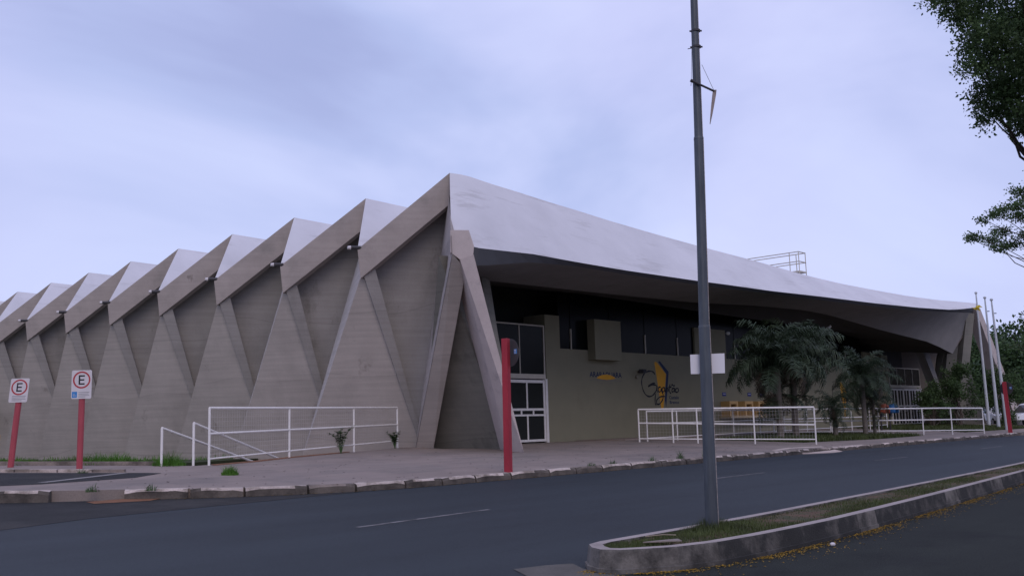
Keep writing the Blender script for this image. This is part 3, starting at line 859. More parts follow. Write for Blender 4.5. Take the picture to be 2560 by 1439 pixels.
# left leg
tA = [Vector((22.25, 22.4, 7.15)), Vector((22.9, 22.45, 6.7))]
bA = [Vector((25.15, 27.45, 0.86)), Vector((25.5, 26.9, 0.86))]
MB().add([tA[0], tA[1], bA[1], bA[0], *[q + Vector((.5, .5, 0)) for q in (tA[0], tA[1], bA[1], bA[0])]],
         [(0, 1, 2, 3), (4, 7, 6, 5), (0, 4, 5, 1), (1, 5, 6, 2), (2, 6, 7, 3), (3, 7, 4, 0)]).build('leg', M_CONC, hall)
sp0 = [Vector((22.25, 22.45, 7.75)), Vector((22.25, 22.42, 7.15)), bA[0] + Vector((0.0, .02, 0)), Vector((25.16, 25.95, 7.87)), Vector((24.82, 25.1, 9.95))]
sp1 = [q + Vector((.45, .3, 0)) for q in sp0]
MB().add(sp0 + sp1, [(0, 1, 3), (0, 3, 4), (1, 2, 3), (5, 8, 6), (5, 9, 8), (6, 8, 7), (2, 7, 8, 3), (3, 8, 9, 4), (4, 9, 5, 0), (0, 5, 6, 1), (1, 6, 7, 2)]).build('wall_panel', M_FASCIA, hall)
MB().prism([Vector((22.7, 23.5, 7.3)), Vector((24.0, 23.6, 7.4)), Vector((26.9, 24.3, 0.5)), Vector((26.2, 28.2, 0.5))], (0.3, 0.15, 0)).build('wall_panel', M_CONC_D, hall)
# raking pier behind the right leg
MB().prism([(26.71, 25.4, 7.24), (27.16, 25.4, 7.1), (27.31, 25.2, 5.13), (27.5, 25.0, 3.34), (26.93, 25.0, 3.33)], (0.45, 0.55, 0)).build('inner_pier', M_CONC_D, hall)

# right hand end: legs and folded wall
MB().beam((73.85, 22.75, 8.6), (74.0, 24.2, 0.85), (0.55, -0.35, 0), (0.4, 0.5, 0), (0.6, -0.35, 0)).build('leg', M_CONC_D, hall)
MB().add([(74.2, 22.5, 9.0), (74.95, 22.4, 9.0), (82.3, 22.2, 0.6), (81.0, 22.3, 0.6), (74.3, 23.3, 9.0), (75.0, 23.2, 9.0), (82.4, 23.0, 0.6), (81.1, 23.1, 0.6)],
         [(0, 1, 2, 3), (4, 7, 6, 5), (0, 4, 5, 1), (1, 5, 6, 2), (2, 6, 7, 3), (3, 7, 4, 0)]).build('leg', M_LEG, hall)
MB().add([(72.4, 25.9, 6.6), (73.9, 25.9, 6.2), (74.9, 24.9, 0.8), (74.1, 24.7, 0.8), (72.9, 26.6, 6.6), (74.3, 26.5, 6.2), (75.2, 25.6, 0.8), (74.4, 25.5, 0.8)],
         [(0, 1, 2, 3), (4, 7, 6, 5), (0, 4, 5, 1), (1, 5, 6, 2), (2, 6, 7, 3), (3, 7, 4, 0)]).build('leg', M_SOFFIT, hall)
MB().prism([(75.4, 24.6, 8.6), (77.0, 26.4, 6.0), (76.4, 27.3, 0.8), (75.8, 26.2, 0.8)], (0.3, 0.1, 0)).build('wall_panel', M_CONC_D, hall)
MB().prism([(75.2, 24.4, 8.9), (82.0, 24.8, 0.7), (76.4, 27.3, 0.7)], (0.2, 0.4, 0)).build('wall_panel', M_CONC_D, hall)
MB().prism([(76.76, 23.2, 9.59), (74.69, 22.5, 9.15), (75.06, 22.6, 8.70), (72.7, 23.85, 5.85), (76.9, 26.5, 8.0)], (0.3, 0.2, 0)).build('end_plate', M_FASCIA, hall)
# hidden long side and back close the volume
MB().prism([(82.6, 26.0, 0.5), (82.6, 26.0, 8.2), (82.6, 72, 8.6), (82.6, 72, 0.5)], (0.3, 0, 0)).build('side_wall', M_CONC, hall)
MB().prism([(25.5, 71.5, 0.2), (82.5, 71.5, 0.2), (82.5, 71.5, 8), (25.5, 71.5, 8)], (0, 0.3, 0)).build('back_wall', M_CONC, hall)

# front wall under the canopy
YW = 29.0
MB().box((34.605, YW, 0.7), (72.933, YW + 0.25, 5.128)).build('front_wall', M_WALL, hall)
MB().box((34.584, YW - 0.004, 0.7), (35.622, YW + 1.275, 6.632)).build('pier', M_WALL, hall)
MB().box((47.287, YW + 0.004, 4.738), (50.588, YW + 0.9, 6.74)).build('pier', M_WALL, hall)
MB().box((69.687, YW - 0.01, 4.63), (71.851, YW + 0.9, 6.199)).build('pier', M_WALL, hall)
MB().box((72.954, YW - 0.01, 0.7), (74.069, YW + 1.167, 6.091)).build('pier', M_WALL, hall)
hood = MB().box((37.7, YW - .45, 4.66), (39.8, YW - 0.002, 6.57)).build('ventilation_hood', M_WALL, hall)
# clerestory: panes between thin mullions, dark hall behind
MB().box((28.675, YW + 1.384, 0.6), (80.616, YW + 1.6, 9.5)).build('inner_wall', M_DARK, hall)
cx = [35.655, 36.553, 39.604, 42.634, 45.664, 48.694, 51.724, 54.754, 57.784, 60.813, 63.843, 66.873, 69.687]
for a, b in zip(cx, cx[1:]):
    MB().box((a + .03, YW + 0.12, 5.138), (b - .03, YW + 0.13, 8.417)).build('window_pane', M_DGLASS, hall)
for a in cx[1:-1]:
    MB().box((a - .03, YW + 0.06, 5.138), (a + .03, YW + 0.16, 6.091)).build('mullion', M_CREAM, hall)

def glazed_entry(x0, x1, nleaf, ztop, nup):
    z0 = 0.9
    fr = MB()
    fr.box((x0, YW - .05, 3.71), (x1, YW + .06, 3.916)).box((x0, YW - .04, ztop), (x1, YW + .05, ztop + .06))
    fr.box((x1 - .07, YW - .04, 3.916), (x1, YW + .05, ztop)).box((x0, YW - .04, 3.916), (x0 + .06, YW + .05, ztop))
    for i in range(1, nup):
        x = x0 + (x1 - x0) * i / nup
        fr.box((x - .025, YW - .03, 3.916), (x + .025, YW + .04, ztop))
    top = fr.build('transom_frame', M_CREAM, hall)
    for i in range(nup):
        a, b = x0 + (x1 - x0) * i / nup, x0 + (x1 - x0) * (i + 1) / nup
        MB().box((a + .03, YW + .0, 3.926), (b - .03, YW + .01, ztop - .005)).build('window_pane', M_DOORGL, top)
    jamb = MB().box((x1 - .06, YW - .07, z0 - .25), (x1 + .09, YW + .09, 3.71)).box((x0 - .06, YW - .07, z0 - .25), (x0 + .06, YW + .09, 3.71))
    jamb.build('door_jamb', M_WHITE, hall)
    wl_ = (x1 - .08 - x0 - .08) / nleaf
    for i in range(nleaf):
        a, b = x0 + .08 + wl_ * i + .01, x0 + .08 + wl_ * (i + 1) - .01
        d = MB()
        zb, zt = z0 + .06, 3.656
        d.box((a, YW - .05, zb), (a + .11, YW + .0, zt)).box((b - .11, YW - .05, zb), (b, YW, zt))
        d.box((a + .11, YW - .048, zb), (b - .11, YW - .002, zb + .1)).box((a + .11, YW - .048, zt - .13), (b - .11, YW - .002, zt))
        zm = zb + 1.113
        d.box((a + .11, YW - .048, zm), (b - .11, YW - .002, zm + .08)).box((a + .11, YW - .048, zm + .24), (b - .11, YW - .002, zm + .34))
        if nleaf < 3:
            mid = (a + b) / 2
            d.box((mid - .045, YW - .046, zb + .1), (mid + .045, YW - .004, zm)).box((mid - .045, YW - .046, zm + .34), (mid + .045, YW - .004, zt - .13))
            for q in (.32, .68):
                xq = a + .1 + (b - a - .2) * q
                d.box((xq - .045, YW - .046, zm + .08), (xq + .045, YW - .004, zm + .24))
        else:
            mid = (a + b) / 2
            d.box((mid - .05, YW - .046, zb + .1), (mid + .05, YW - .004, zm)).box((mid - .05, YW - .046, zm + .34), (mid + .05, YW - .004, zt - .13))
        door = d.build('door', M_WHITE, hall)
        MB().box((a + .1, YW - .028, zb + .09), (b - .1, YW - .022, zt - .12)).build('pane', M_DOORGL, door)
        MB().tube([(a + .05, YW - .1, zm - .15), (a + .05, YW - .1, zm + .3)], .014, 6).build('handle', M_WHITE, door)
glazed_entry(29.433, 34.475, 3 - 1, 6.058, 3)
glazed_entry(74.123, 80.291, 5, 5.171, 4)

# painted lettering on the wall
YL = YW - 0.006
lg = MB()
def ribbon(mb, pts, w, y):
    P = [Vector(p) for p in pts]
    # Catmull-Rom smoothing
    Q = []
    for i in range(len(P) - 1):
        p0, p1, p2, p3 = P[max(i - 1, 0)], P[i], P[i + 1], P[min(i + 2, len(P) - 1)]
        for s_ in range(5):
            t = s_ / 5
            Q.append(0.5 * ((2 * p1) + (p2 - p0) * t + (2 * p0 - 5 * p1 + 4 * p2 - p3) * t * t + (3 * p1 - p0 - 3 * p2 + p3) * t ** 3))
    Q.append(P[-1])
    vs_, fs = [], []
    for i, q in enumerate(Q):
        d = (Q[min(i + 1, len(Q) - 1)] - Q[max(i - 1, 0)]).normalized()
        nn = Vector((-d.y, d.x)) * w / 2 * (0.75 + 0.4 * math.sin(i * 0.35) ** 2)
        vs_ += [(q.x + nn.x, y, q.y + nn.y), (q.x - nn.x, y, q.y - nn.y)]
    for i in range(len(Q) - 1):
        fs.append((2 * i, 2 * i + 1, 2 * i + 3, 2 * i + 2))
    mb.add(vs_, fs)
STROKES = [
    [(43.25, 4.079), (43.133, 4.192), (42.886, 4.251), (42.609, 4.228), (42.329, 4.132), (42.116, 3.931), (42.024, 3.706), (42.052, 3.454), (42.156, 3.232), (42.338, 3.051), (42.628, 2.959), (42.932, 3.011), (43.17, 3.154), (43.338, 3.325), (43.377, 3.483), (43.205, 3.552), (42.928, 3.549), (42.595, 3.466), (42.804, 3.575), (43.086, 3.635), (43.237, 3.638)],
    [(43.405, 3.511), (43.355, 3.354), (43.399, 3.169)],
    [(43.73, 3.443), (43.55, 3.427), (43.487, 3.298), (43.555, 3.199), (43.713, 3.243), (43.788, 3.387), (43.813, 3.214), (43.924, 3.015), (43.827, 2.786), (43.606, 2.615), (43.398, 2.564), (43.263, 2.644), (43.343, 2.814), (43.635, 2.943), (43.946, 2.972), (44.075, 2.958)],
    [(43.218, 3.112), (43.158, 2.842), (43.149, 2.616), (43.242, 2.531)],
    [(44.065, 3.432), (43.907, 3.402), (43.845, 3.287), (43.916, 3.201), (44.051, 3.274), (44.091, 3.432), (44.101, 3.246), (44.148, 3.203)],
    [(44.219, 3.405), (44.19, 3.203), (44.212, 3.332), (44.323, 3.406), (44.398, 3.364), (44.383, 3.205)],
    [(44.604, 3.612), (44.503, 3.364), (44.539, 3.191), (44.665, 3.128)], [(44.431, 3.436), (44.723, 3.468)],
    [(44.981, 3.397), (44.82, 3.381), (44.748, 3.279), (44.804, 3.207), (44.969, 3.266), (45.02, 3.412), (45.019, 3.237), (45.069, 3.194)],
    [(44.728, 3.526), (44.813, 3.586), (44.914, 3.528), (45.048, 3.545)],
    [(45.222, 3.4), (45.092, 3.326), (45.098, 3.223), (45.229, 3.19), (45.369, 3.255), (45.364, 3.371), (45.222, 3.4)]]
LEAF_Y = [(43.252, 4.694), (43.344, 4.748), (43.508, 4.701), (44.282, 4.114), (44.077, 3.274), (43.886, 2.3), (43.78, 2.272), (43.693, 2.315), (43.482, 3.526)]
LEAF_B = [(43.604, 4.738), (43.696, 4.793), (43.796, 4.767), (44.531, 4.25), (44.519, 4.118), (44.143, 2.39), (44.058, 2.786), (44.301, 4.143)]
SUN_P = [(38.285, 3.816), (38.49, 3.916), (38.759, 3.978), (39.073, 4.003), (39.387, 3.983), (39.654, 3.915), (39.808, 3.823), (39.463, 3.772), (39.1, 3.745), (38.701, 3.77)]
emb = MB().add([(x, YL, z) for x, z in LEAF_Y], [tuple(range(len(LEAF_Y)))]).build('wall_emblem', M_YEL, hall)
MB().add([(x, YL - .002, z) for x, z in LEAF_B], [tuple(range(len(LEAF_B)))]).build('emblem_edge', M_NAVY, emb)
for st in STROKES:
    ribbon(lg, st, 0.078, YL - 0.004)
    YL -= 0.0006
YL = YW - 0.006
lg.build('wall_lettering', M_INK, hall)
text_mesh('Castelo', 44.474, 45.394, 2.828, 3.012, YL, 'wall_lettering', M_NAVY, hall)
text_mesh('Branco', 44.506, 45.394, 2.585, 2.747, YL, 'wall_lettering', M_NAVY, hall)
text_mesh('Gin\u00e1sio', 44.853, 45.383, 3.872, 4.002, YL, 'wall_lettering', M_DULL, hall)
text_mesh('de Esportes', 44.517, 45.394, 3.688, 3.807, YL, 'wall_lettering', M_DULL, hall)
text_mesh('ARARAQUARA', 37.754, 40.34, 3.813, 4.121, YL, 'wall_lettering', M_NAVY, hall)
text_mesh('PREFEITURA MUNICIPAL DE', 38.144, 39.929, 4.159, 4.229, YL, 'wall_lettering', M_DULL, hall)
text_mesh('S\u00c3O PAULO', 38.576, 39.604, 3.559, 3.634, YL, 'wall_lettering', M_DULL, hall)
MB().add([(x, YL - .003, z) for x, z in SUN_P], [tuple(range(len(SUN_P)))]).build('wall_emblem', M_YEL, hall)
MB().add([(37.722, YL, 3.688), (40.373, YL, 3.667), (40.373, YL, 3.737), (37.722, YL, 3.764)], [(0, 1, 2, 3)]).build('wall_band', M_DULL, hall)
# second emblem at the far end of the wall, mostly behind the palms
e2 = MB().add([(x + 22.18, YL, z * 0.951 - 0.5) for x, z in LEAF_Y], [tuple(range(len(LEAF_Y)))]).build('wall_emblem', M_YEL, hall)
MB().add([(x + 22.18, YL - .002, z - 0.5) for x, z in LEAF_B], [tuple(range(len(LEAF_B)))]).build('emblem_edge', M_NAVY, e2)
lg2 = MB()
for st in STROKES:
    ribbon(lg2, [(x + 22.18, z - .5) for x, z in st], 0.062, YL - 0.004)
    YL -= 0.0006
lg2.build('wall_lettering', M_INK, hall)
# flood lamp and its box on the wall
fl = MB().box((41.66, YW - .35, 4.121), (42.007, YW - .12, 4.305)).tube([(41.79, YW - .12, 4.197), (41.79, YW, 4.197)], .03, 6).build('wall_lamp', M_STEEL_D, hall)
MB().box((41.693, YW - .37, 4.143), (41.974, YW - .352, 4.284)).build('lamp_glass', M_BLACK, fl)
MB().ellipsoid((41.552, YW - .06, 3.916), (.09, .06, .09)).build('wall_lamp', M_DULL, hall, smooth=True)
# lamps under the canopy
MB().tube([(58.6, 26.6, 7.0), (58.75, 26.3, 7.22)], .07, 8).build('ceiling_lamp', M_LAMP, hall)
MB().ellipsoid((50.75, YW - .1, 6.578), (.14, .12, .1)).build('ceiling_lamp', M_LAMP, hall, smooth=True)
# ticket windows with a shared shelf
for i, x in enumerate((49.668, 51.399, 52.968, 54.429)):
    t = MB()
    w, zb, zt, yd = 0.95, 1.881, 2.704, YW - .55
    t.box((x, yd, zb), (x + .17, YW - .002, zt)).box((x + w - .17, yd, zb), (x + w, YW - .002, zt)).box((x + .17, yd, zt - .17), (x + w - .17, YW - .002, zt))
    tb = t.build('ticket_window', M_BOOTH, hall)
    MB().box((x + .17, YW - .06, zb), (x + w - .17, YW - .004, zt - .17)).build('opening', M_DARK, tb)
MB().box((49.451, YW - .75, 1.773), (55.619, YW - .002, 1.876)).build('counter_shelf', mat('shelf_paint', (0.5, 0.4, 0.25), 0.7, 0.1, 3), hall)
for x in (49.884, 52.752, 54.213):
    p = MB().box((x, YW - .02, 3.007), (x + .4, YW - .002, 3.212)).build('plaque', M_BLUEPL, hall)
    MB().box((x + .05, YW - .024, 3.115), (x + .35, YW - .021, 3.142)).build('print_line', M_SIGNWH, p)

# service platform with guard rails on the roof
pf = thing('roof_platform', 'small steel service platform with guard rails on the roof edge', 'platform', (54.8, 28, 9.4))
X0, X1, Y0, Y1, ZF = 54.35, 55.28, 26.0, 34.5, 10.2
MB().box((X0, Y0, ZF - .08), (X1, Y1, ZF)).build('deck', M_CREAM, pf)
for y in (26.02, 26.6, 30.2, 34.4):
    for x in (X0 + .03, X1 - .03):
        MB().tube([(x, y, 8.4), (x, y, ZF + 1.12)], .028, 6).build('post', M_CREAM, pf)
for x in (X0 + .03, X1 - .03):
    for z in (.55, 1.12):
        MB().tube([(x, Y0, ZF + z), (x, Y1, ZF + z)], .03, 6).build('rail', M_CREAM, pf)
for z in (.55, 1.12):
    MB().tube([(X0, Y0 + .02, ZF + z), (X1, Y0 + .02, ZF + z)], .03, 6).build('rail', M_CREAM, pf)

# ------------------------------------------------------------------ white railings
def railing(name, label, pts, ztop, zmid, zbot, post_at, mesh=True, group='white pipe railings in front of the hall', r=.032, foot=None, cell=.11):
    """pts: plan polyline; heights are functions of the distance ratio"""
    P = [Vector(p) for p in pts]
    L = [0]
    for a, b in zip(P, P[1:]): L.append(L[-1] + (b - a).length)
    def at(t):
        s = t * L[-1]
        for i in range(len(P) - 1):
            if s <= L[i + 1] + 1e-6:
                return P[i].lerp(P[i + 1], (s - L[i]) / (L[i + 1] - L[i]))
        return P[-1]
    c = at(.5)
    th_ = thing(name, label, 'railing', (c.x, c.y, foot(.5) if foot else pave_z(c.y)), group)
    ts = sorted(set([i / 12 for i in range(13)] + [l_ / L[-1] for l_ in L] + list(post_at)))
    line = lambda f: [(*at(t), f(t)) for t in ts]
    MB().tube(line(ztop), r * 1.15, 8).build('rail', M_WHITE, th_)
    MB().tube(line(zmid), r, 8).build('rail', M_WHITE, th_)
    MB().tube(line(zbot), r * .8, 8).build('rail', M_WHITE, th_)
    for t in post_at:
        p = at(t)
        MB().tube([(p.x, p.y, (foot(t) if foot else pave_z(p.y)) - .1), (p.x, p.y, ztop(t))], r * 1.05, 8).build('post', M_WHITE, th_)
    if mesh:
        wm = MB()
        n_ = int(L[-1] / cell)
        for i in range(1, n_):
            t = i / n_
            p = at(t); w_ = .0032
            wm.tube([(p.x, p.y, zbot(t)), (p.x, p.y, ztop(t))], w_, 3, cap=False)
        hz = int((ztop(.5) - zbot(.5)) / cell)
        for j in range(1, hz):
            wm.tube([(*at(t), zbot(t) + (ztop(t) - zbot(t)) * j / hz) for t in ts], .0032, 3, cap=False)
        o = wm.build('wire_mesh', M_MESH, th_)
        o['kind'] = 'stuff'
    return th_
lin = lambda a, b: (lambda t: a + (b - a) * t)
railing('railing', 'white mesh railing on the pavement left of the corner leg', [(14.8, 24.35), (18.45, 25.75), (21.9, 26.85), (24.55, 27.75)], lin(2.36, 2.44), lambda t: 1.67 + .16 * t, lambda t: 1.0 + .25 * t,
        [0, .37, .715, 1])
railing('railing', 'white mesh railing crossing the pavement, its back end below the painted emblem', [(35.3, 24.6), (36.0, 22.6), (39.2, 18.55)], lambda t: 2.2 - .13 * t, lambda t: 1.63 - .28 * t, lambda t: 0.98 - .22 * t,
        [0, .2, .34, .66, 1], cell=.13)
railing('railing', 'long white railing in front of the ticket windows', [(35.9, 24.6), (62, 24.6)], lin(2.12, 2.12), lin(1.6, 1.62), lin(0.98, 1.1),
        [0, .09, .19, .28, .38, .48, .58, .69, .80, .9, 1], mesh=False, r=.028, foot=lambda t: .84)
railing('railing', 'white railing in front of the far glass doors beside the flagpoles', [(46.5, 24.2), (50, 22.2), (54.9, 18.7), (58.4, 17.85)], lin(2.1, 1.9), lin(1.5, 1.3), lin(.98, .72),
        [0, .25, .45, .64, .78, 1], mesh=False)
MB().box((36.5, 26.2, 0.7), (71, 28.98, 0.94)).build('ramp_plinth', M_PAVE, pavement)
# two descending handrails of the stair behind the left railing
for a, b, zt, zb, lab in [((13.75, 24.95), (17.7, 26.55), 1.86, .78, 'leftmost white handrail descending beside the grass tuft'), ((14.45, 24.55), (18.3, 26.1), 1.97, .85, 'white handrail descending behind the first railing post')]:
    hr = thing('handrail', lab, 'handrail', (*a, pave_z(a[1])), 'descending white handrails')
    MB().tube([(*a, pave_z(a[1]) - .1), (*a, zt)], .034, 8).build('post', M_WHITE, hr)
    MB().tube([(*a, zt), (*b, zb)], .034, 8).build('rail', M_WHITE, hr)
    MB().tube([(*b, -.3), (*b, zb)], .034, 8).build('post', M_WHITE, hr)

# ------------------------------------------------------------------ lamp pole on the median
pole = thing('metal_pole', 'tall stepped grey steel pole standing in the grass median', 'pole', (11.581, 6.994, 0.25))
A, B, C, D = Vector((11.581, 6.994, 0.15)), Vector((11.61, 6.962, 2.862)), Vector((11.654, 6.912, 5.448)), Vector((11.70, 6.862, 8.6))
def octo(a, b, r0, r1, extra=()):
    return MB().tube([a, b], [r0, r1], 16)
octo(A, B, .0875, .0755).build('pole_section', M_GALV, pole, smooth=False)
octo(B, C, .0685, .0655).build('pole_section', M_GALV, pole)
octo(C, D, .058, .044).build('pole_section', M_GALV, pole)
MB().tube([B - Vector((0, 0, .02)), B + Vector((0, 0, .012))], [.079, .074], 16).build('collar', M_GALV, pole)
MB().tube([C - Vector((0, 0, .02)), C + Vector((0, 0, .012))], [.069, .064], 16).build('collar', M_GALV, pole)
# weld seam along the shaft
side = Vector((-.35, -.9, 0)).normalized() * .5 + Vector((.667, -.745, 0)) * .6
side = side.normalized()
for p, q, r0, r1 in ((A, B, .0875, .0755), (B, C, .0685, .0655), (C, D, .058, .044)):
    MB().tube([p + side * r0, q + side * r1], .006, 5).build('weld_seam', mat('weld_metal', (0.33, 0.29, 0.27), 0.6, 0.5, 14, stretch=(1, 1, 3)), pole)
for c in ((11.681, 6.882, 6.747), (11.682, 6.88, 6.979)):
    c = Vector(c)
    MB().tube([c + Vector((0, 0, -.014)), c + Vector((0, 0, .014))], .064, 14).build('clamp', M_STEEL_D, pole)
    rv_ = Vector((.667, -.745, 0))
    MB().tube([c - rv_ * .085, c - rv_ * .05], .012, 6).tube([c + rv_ * .05, c + rv_ * .085], .012, 6).build('clamp_bolt', M_STEEL_D, pole)
sg = thing('back_sign', 'blank white back of a small rectangular sign fixed on the steel pole', 'sign', (11.63, 6.93, 2.36))
sr = Vector((.667, -.745, 0)); sb_ = Vector((.745, .667, 0)) * .075
q = [Vector(p) + sb_ for p in [(11.478, 7.110, 2.236), (11.781, 6.771, 2.236), (11.787, 6.765, 2.50), (11.480, 7.107, 2.494)]]
MB().prism(q, Vector((.745, .667, 0)) * .004).build('panel', M_SIGNBACK, sg)
MB().tube([Vector((11.60, 6.97, 2.42)), Vector((11.60, 6.97, 2.42)) + sb_ * 1.05], .012, 6).build('bolt', M_STEEL_D, sg)
# broken banner arm with a torn strip
br = thing('banner_arm', 'broken dark banner rod with a torn cloth strip hanging from the pole', 'banner arm', (11.65, 6.91, 6.15))
fo = -Vector((.745, .667, 0)) * .075
b0, b1, b2, b3, b4, b5, b6, b7 = [Vector(p) + fo for p in [(11.611, 6.96, 6.236), (11.811, 6.736, 6.078), (11.754, 6.801, 5.613), (11.716, 6.843, 6.473), (11.608, 6.964, 6.248), (11.628, 6.941, 6.708), (11.591, 6.983, 6.693), (11.601, 6.971, 6.162)]]
MB().tube([b0, b1], .016, 8).tube([b0 - (b1 - b0).normalized() * .02, b0 + (b1 - b0).normalized() * .03], .024, 8).build('rod', M_STEEL_D, br)
rg = MB()
wd = Vector((.667, -.745, 0))
prof = [(0, .05), (.15, .055), (.4, .042), (.7, .03), (.93, .016), (1, .01)]
vs_ = []
for t, w_ in prof:
    p = b1.lerp(b2, t) + Vector((0, 0, .02 * (1 - t)))
    k_ = fo * (.15 * math.sin(t * 9))
    vs_ += [p - wd * w_ * .35 + k_, p + wd * w_ * .65 - k_]
rg.add([*vs_, *[v + fo * .04 for v in vs_]], [(2 * i, 2 * i + 1, 2 * i + 3, 2 * i + 2) for i in range(5)] + [(12 + 2 * i, 12 + 2 * i + 2, 12 + 2 * i + 3, 12 + 2 * i + 1) for i in range(5)])
rg.build('cloth_strip', M_RAG, br)
MB().tube([b3 - fo * .4, b1], .003, 4).tube([b5, b4], .003, 4).tube([b4, b7], .004, 4).build('guy_wire', M_STEEL_D, br)
MB().tube([b6, b5 + wd * .03], .006, 5).build('wire_stub', M_STEEL_D, br)

# ------------------------------------------------------------------ parking signs and red posts
def e_sign(label, base, top, zc, wid, hgt, blue, lean, post_r=.075):
    s = thing('parking_sign', label, 'traffic sign', base, 'parking signs on red posts')
    b, t = Vector(base), Vector(top)
    MB().tube([b - Vector((0, 0, .1)), b.lerp(t, .5), t - Vector((0, 0, .06))], post_r, 10).build('post', M_REDP, s)
    face = Vector((-.70, -.714, 0)).normalized()
    rt = Vector((-face.y, face.x, 0))
    upv = (t - b).normalized()
    c = b.lerp(t, (zc - b.z) / (t.z - b.z)) + face * (post_r + .006) + rt * .01
    def loc(u, v, d=0): return c + rt * u + upv * v + face * d
    rr_, pts = .035, []
    for cx_, cy_, a0 in ((wid / 2 - rr_, hgt / 2 - rr_, 0), (-wid / 2 + rr_, hgt / 2 - rr_, PI / 2), (-wid / 2 + rr_, -hgt / 2 + rr_, PI), (wid / 2 - rr_, -hgt / 2 + rr_, 1.5 * PI)):
        for k in range(4):
            a = a0 + PI / 2 * k / 3
            pts.append(loc(cx_ + rr_ * math.cos(a), cy_ + rr_ * math.sin(a)))
    plate = MB().prism(pts, face * .004).build('plate', M_SIGNWH, s)
    ro, ri, v0 = wid * .435, wid * .355, hgt / 2 - wid * .49
    ring_ = MB(); vs2, fs2 = [], []
    for k in range(36):
        a = 2 * PI * k / 36
        vs2 += [loc(ro * math.cos(a), v0 + ro * math.sin(a), .006), loc(ri * math.cos(a), v0 + ri * math.sin(a), .006)]
    for k in range(36):
        fs2.append((2 * k, 2 * k + 1, (2 * k + 3) % 72, (2 * k + 2) % 72))
    ring_.add(vs2, fs2).build('red_ring', M_SIGNRED, plate)
    lw, hw, hh = wid * .075, wid * .15, wid * .24
    et = MB()
    for (u0, u1, q0, q1) in ((-hw, -hw + lw, -hh, hh), (-hw + lw, hw, hh - lw, hh), (-hw + lw, hw * .85, -lw / 2, lw / 2), (-hw + lw, hw, -hh, -hh + lw)):
        et.add([loc(u0, v0 + q0, .006), loc(u1, v0 + q0, .006), loc(u1, v0 + q1, .006), loc(u0, v0 + q1, .006)], [(0, 1, 2, 3)])
    et.build('letter', M_BLACK, plate)
    yb = -hgt / 2
    ln_ = MB()
    u_s = -wid * .2 if blue else -wid * .4
    for q0, u1 in ((.155, .40), (.115, .36), (.075, .40), (.04, .2)):
        ln_.add([loc(u_s + .03, yb + q0, .006), loc(wid * u1, yb + q0, .006), loc(wid * u1, yb + q0 + .014, .006), loc(u_s + .03, yb + q0 + .014, .006)], [(0, 1, 2, 3)])
    ln_.build('small_print', M_GREYTXT, plate)
    if blue:
        sq = MB().add([loc(-wid * .46, yb + .03, .006), loc(-wid * .21, yb + .03, .006), loc(-wid * .21, yb + .18, .006), loc(-wid * .46, yb + .18, .006)], [(0, 1, 2, 3)]).build('blue_panel', M_SIGNBL, plate)
        w1 = MB()
        cu, cv = -wid * .335, yb + .105
        arc = []
        for k in range(13):
            a = 0.6 * PI + 1.35 * PI * k / 12
            arc += [loc(cu + .034 * math.cos(a), cv - .015 + .034 * math.sin(a), .009), loc(cu + .026 * math.cos(a), cv - .015 + .026 * math.sin(a), .009)]
        w1.add(arc, [(2 * i, 2 * i + 1, 2 * i + 3, 2 * i + 2) for i in range(12)])
        w1.add([loc(cu - .012, cv - .01, .009), loc(cu - .004, cv - .01, .009), loc(cu - .004, cv + .035, .009), loc(cu - .012, cv + .035, .009),
                loc(cu - .004, cv - .01, .009), loc(cu + .022, cv - .01, .009), loc(cu + .022, cv - .002, .009), loc(cu - .004, cv - .002, .009)], [(0, 1, 2, 3), (4, 5, 6, 7)])
        w1.build('wheelchair_symbol', M_SIGNWH, plate)
e_sign('taller parking sign with blue wheelchair panel on a red post', (11.68, 25.23, .86), (11.69, 25.22, 3.36), 3.0, .5, .72, True, 0)
e_sign('parking sign without blue panel on the leftmost red post', (10.78, 27.2, .95), (10.92, 27.05, 3.24), 2.93, .47, .62, False, 0)

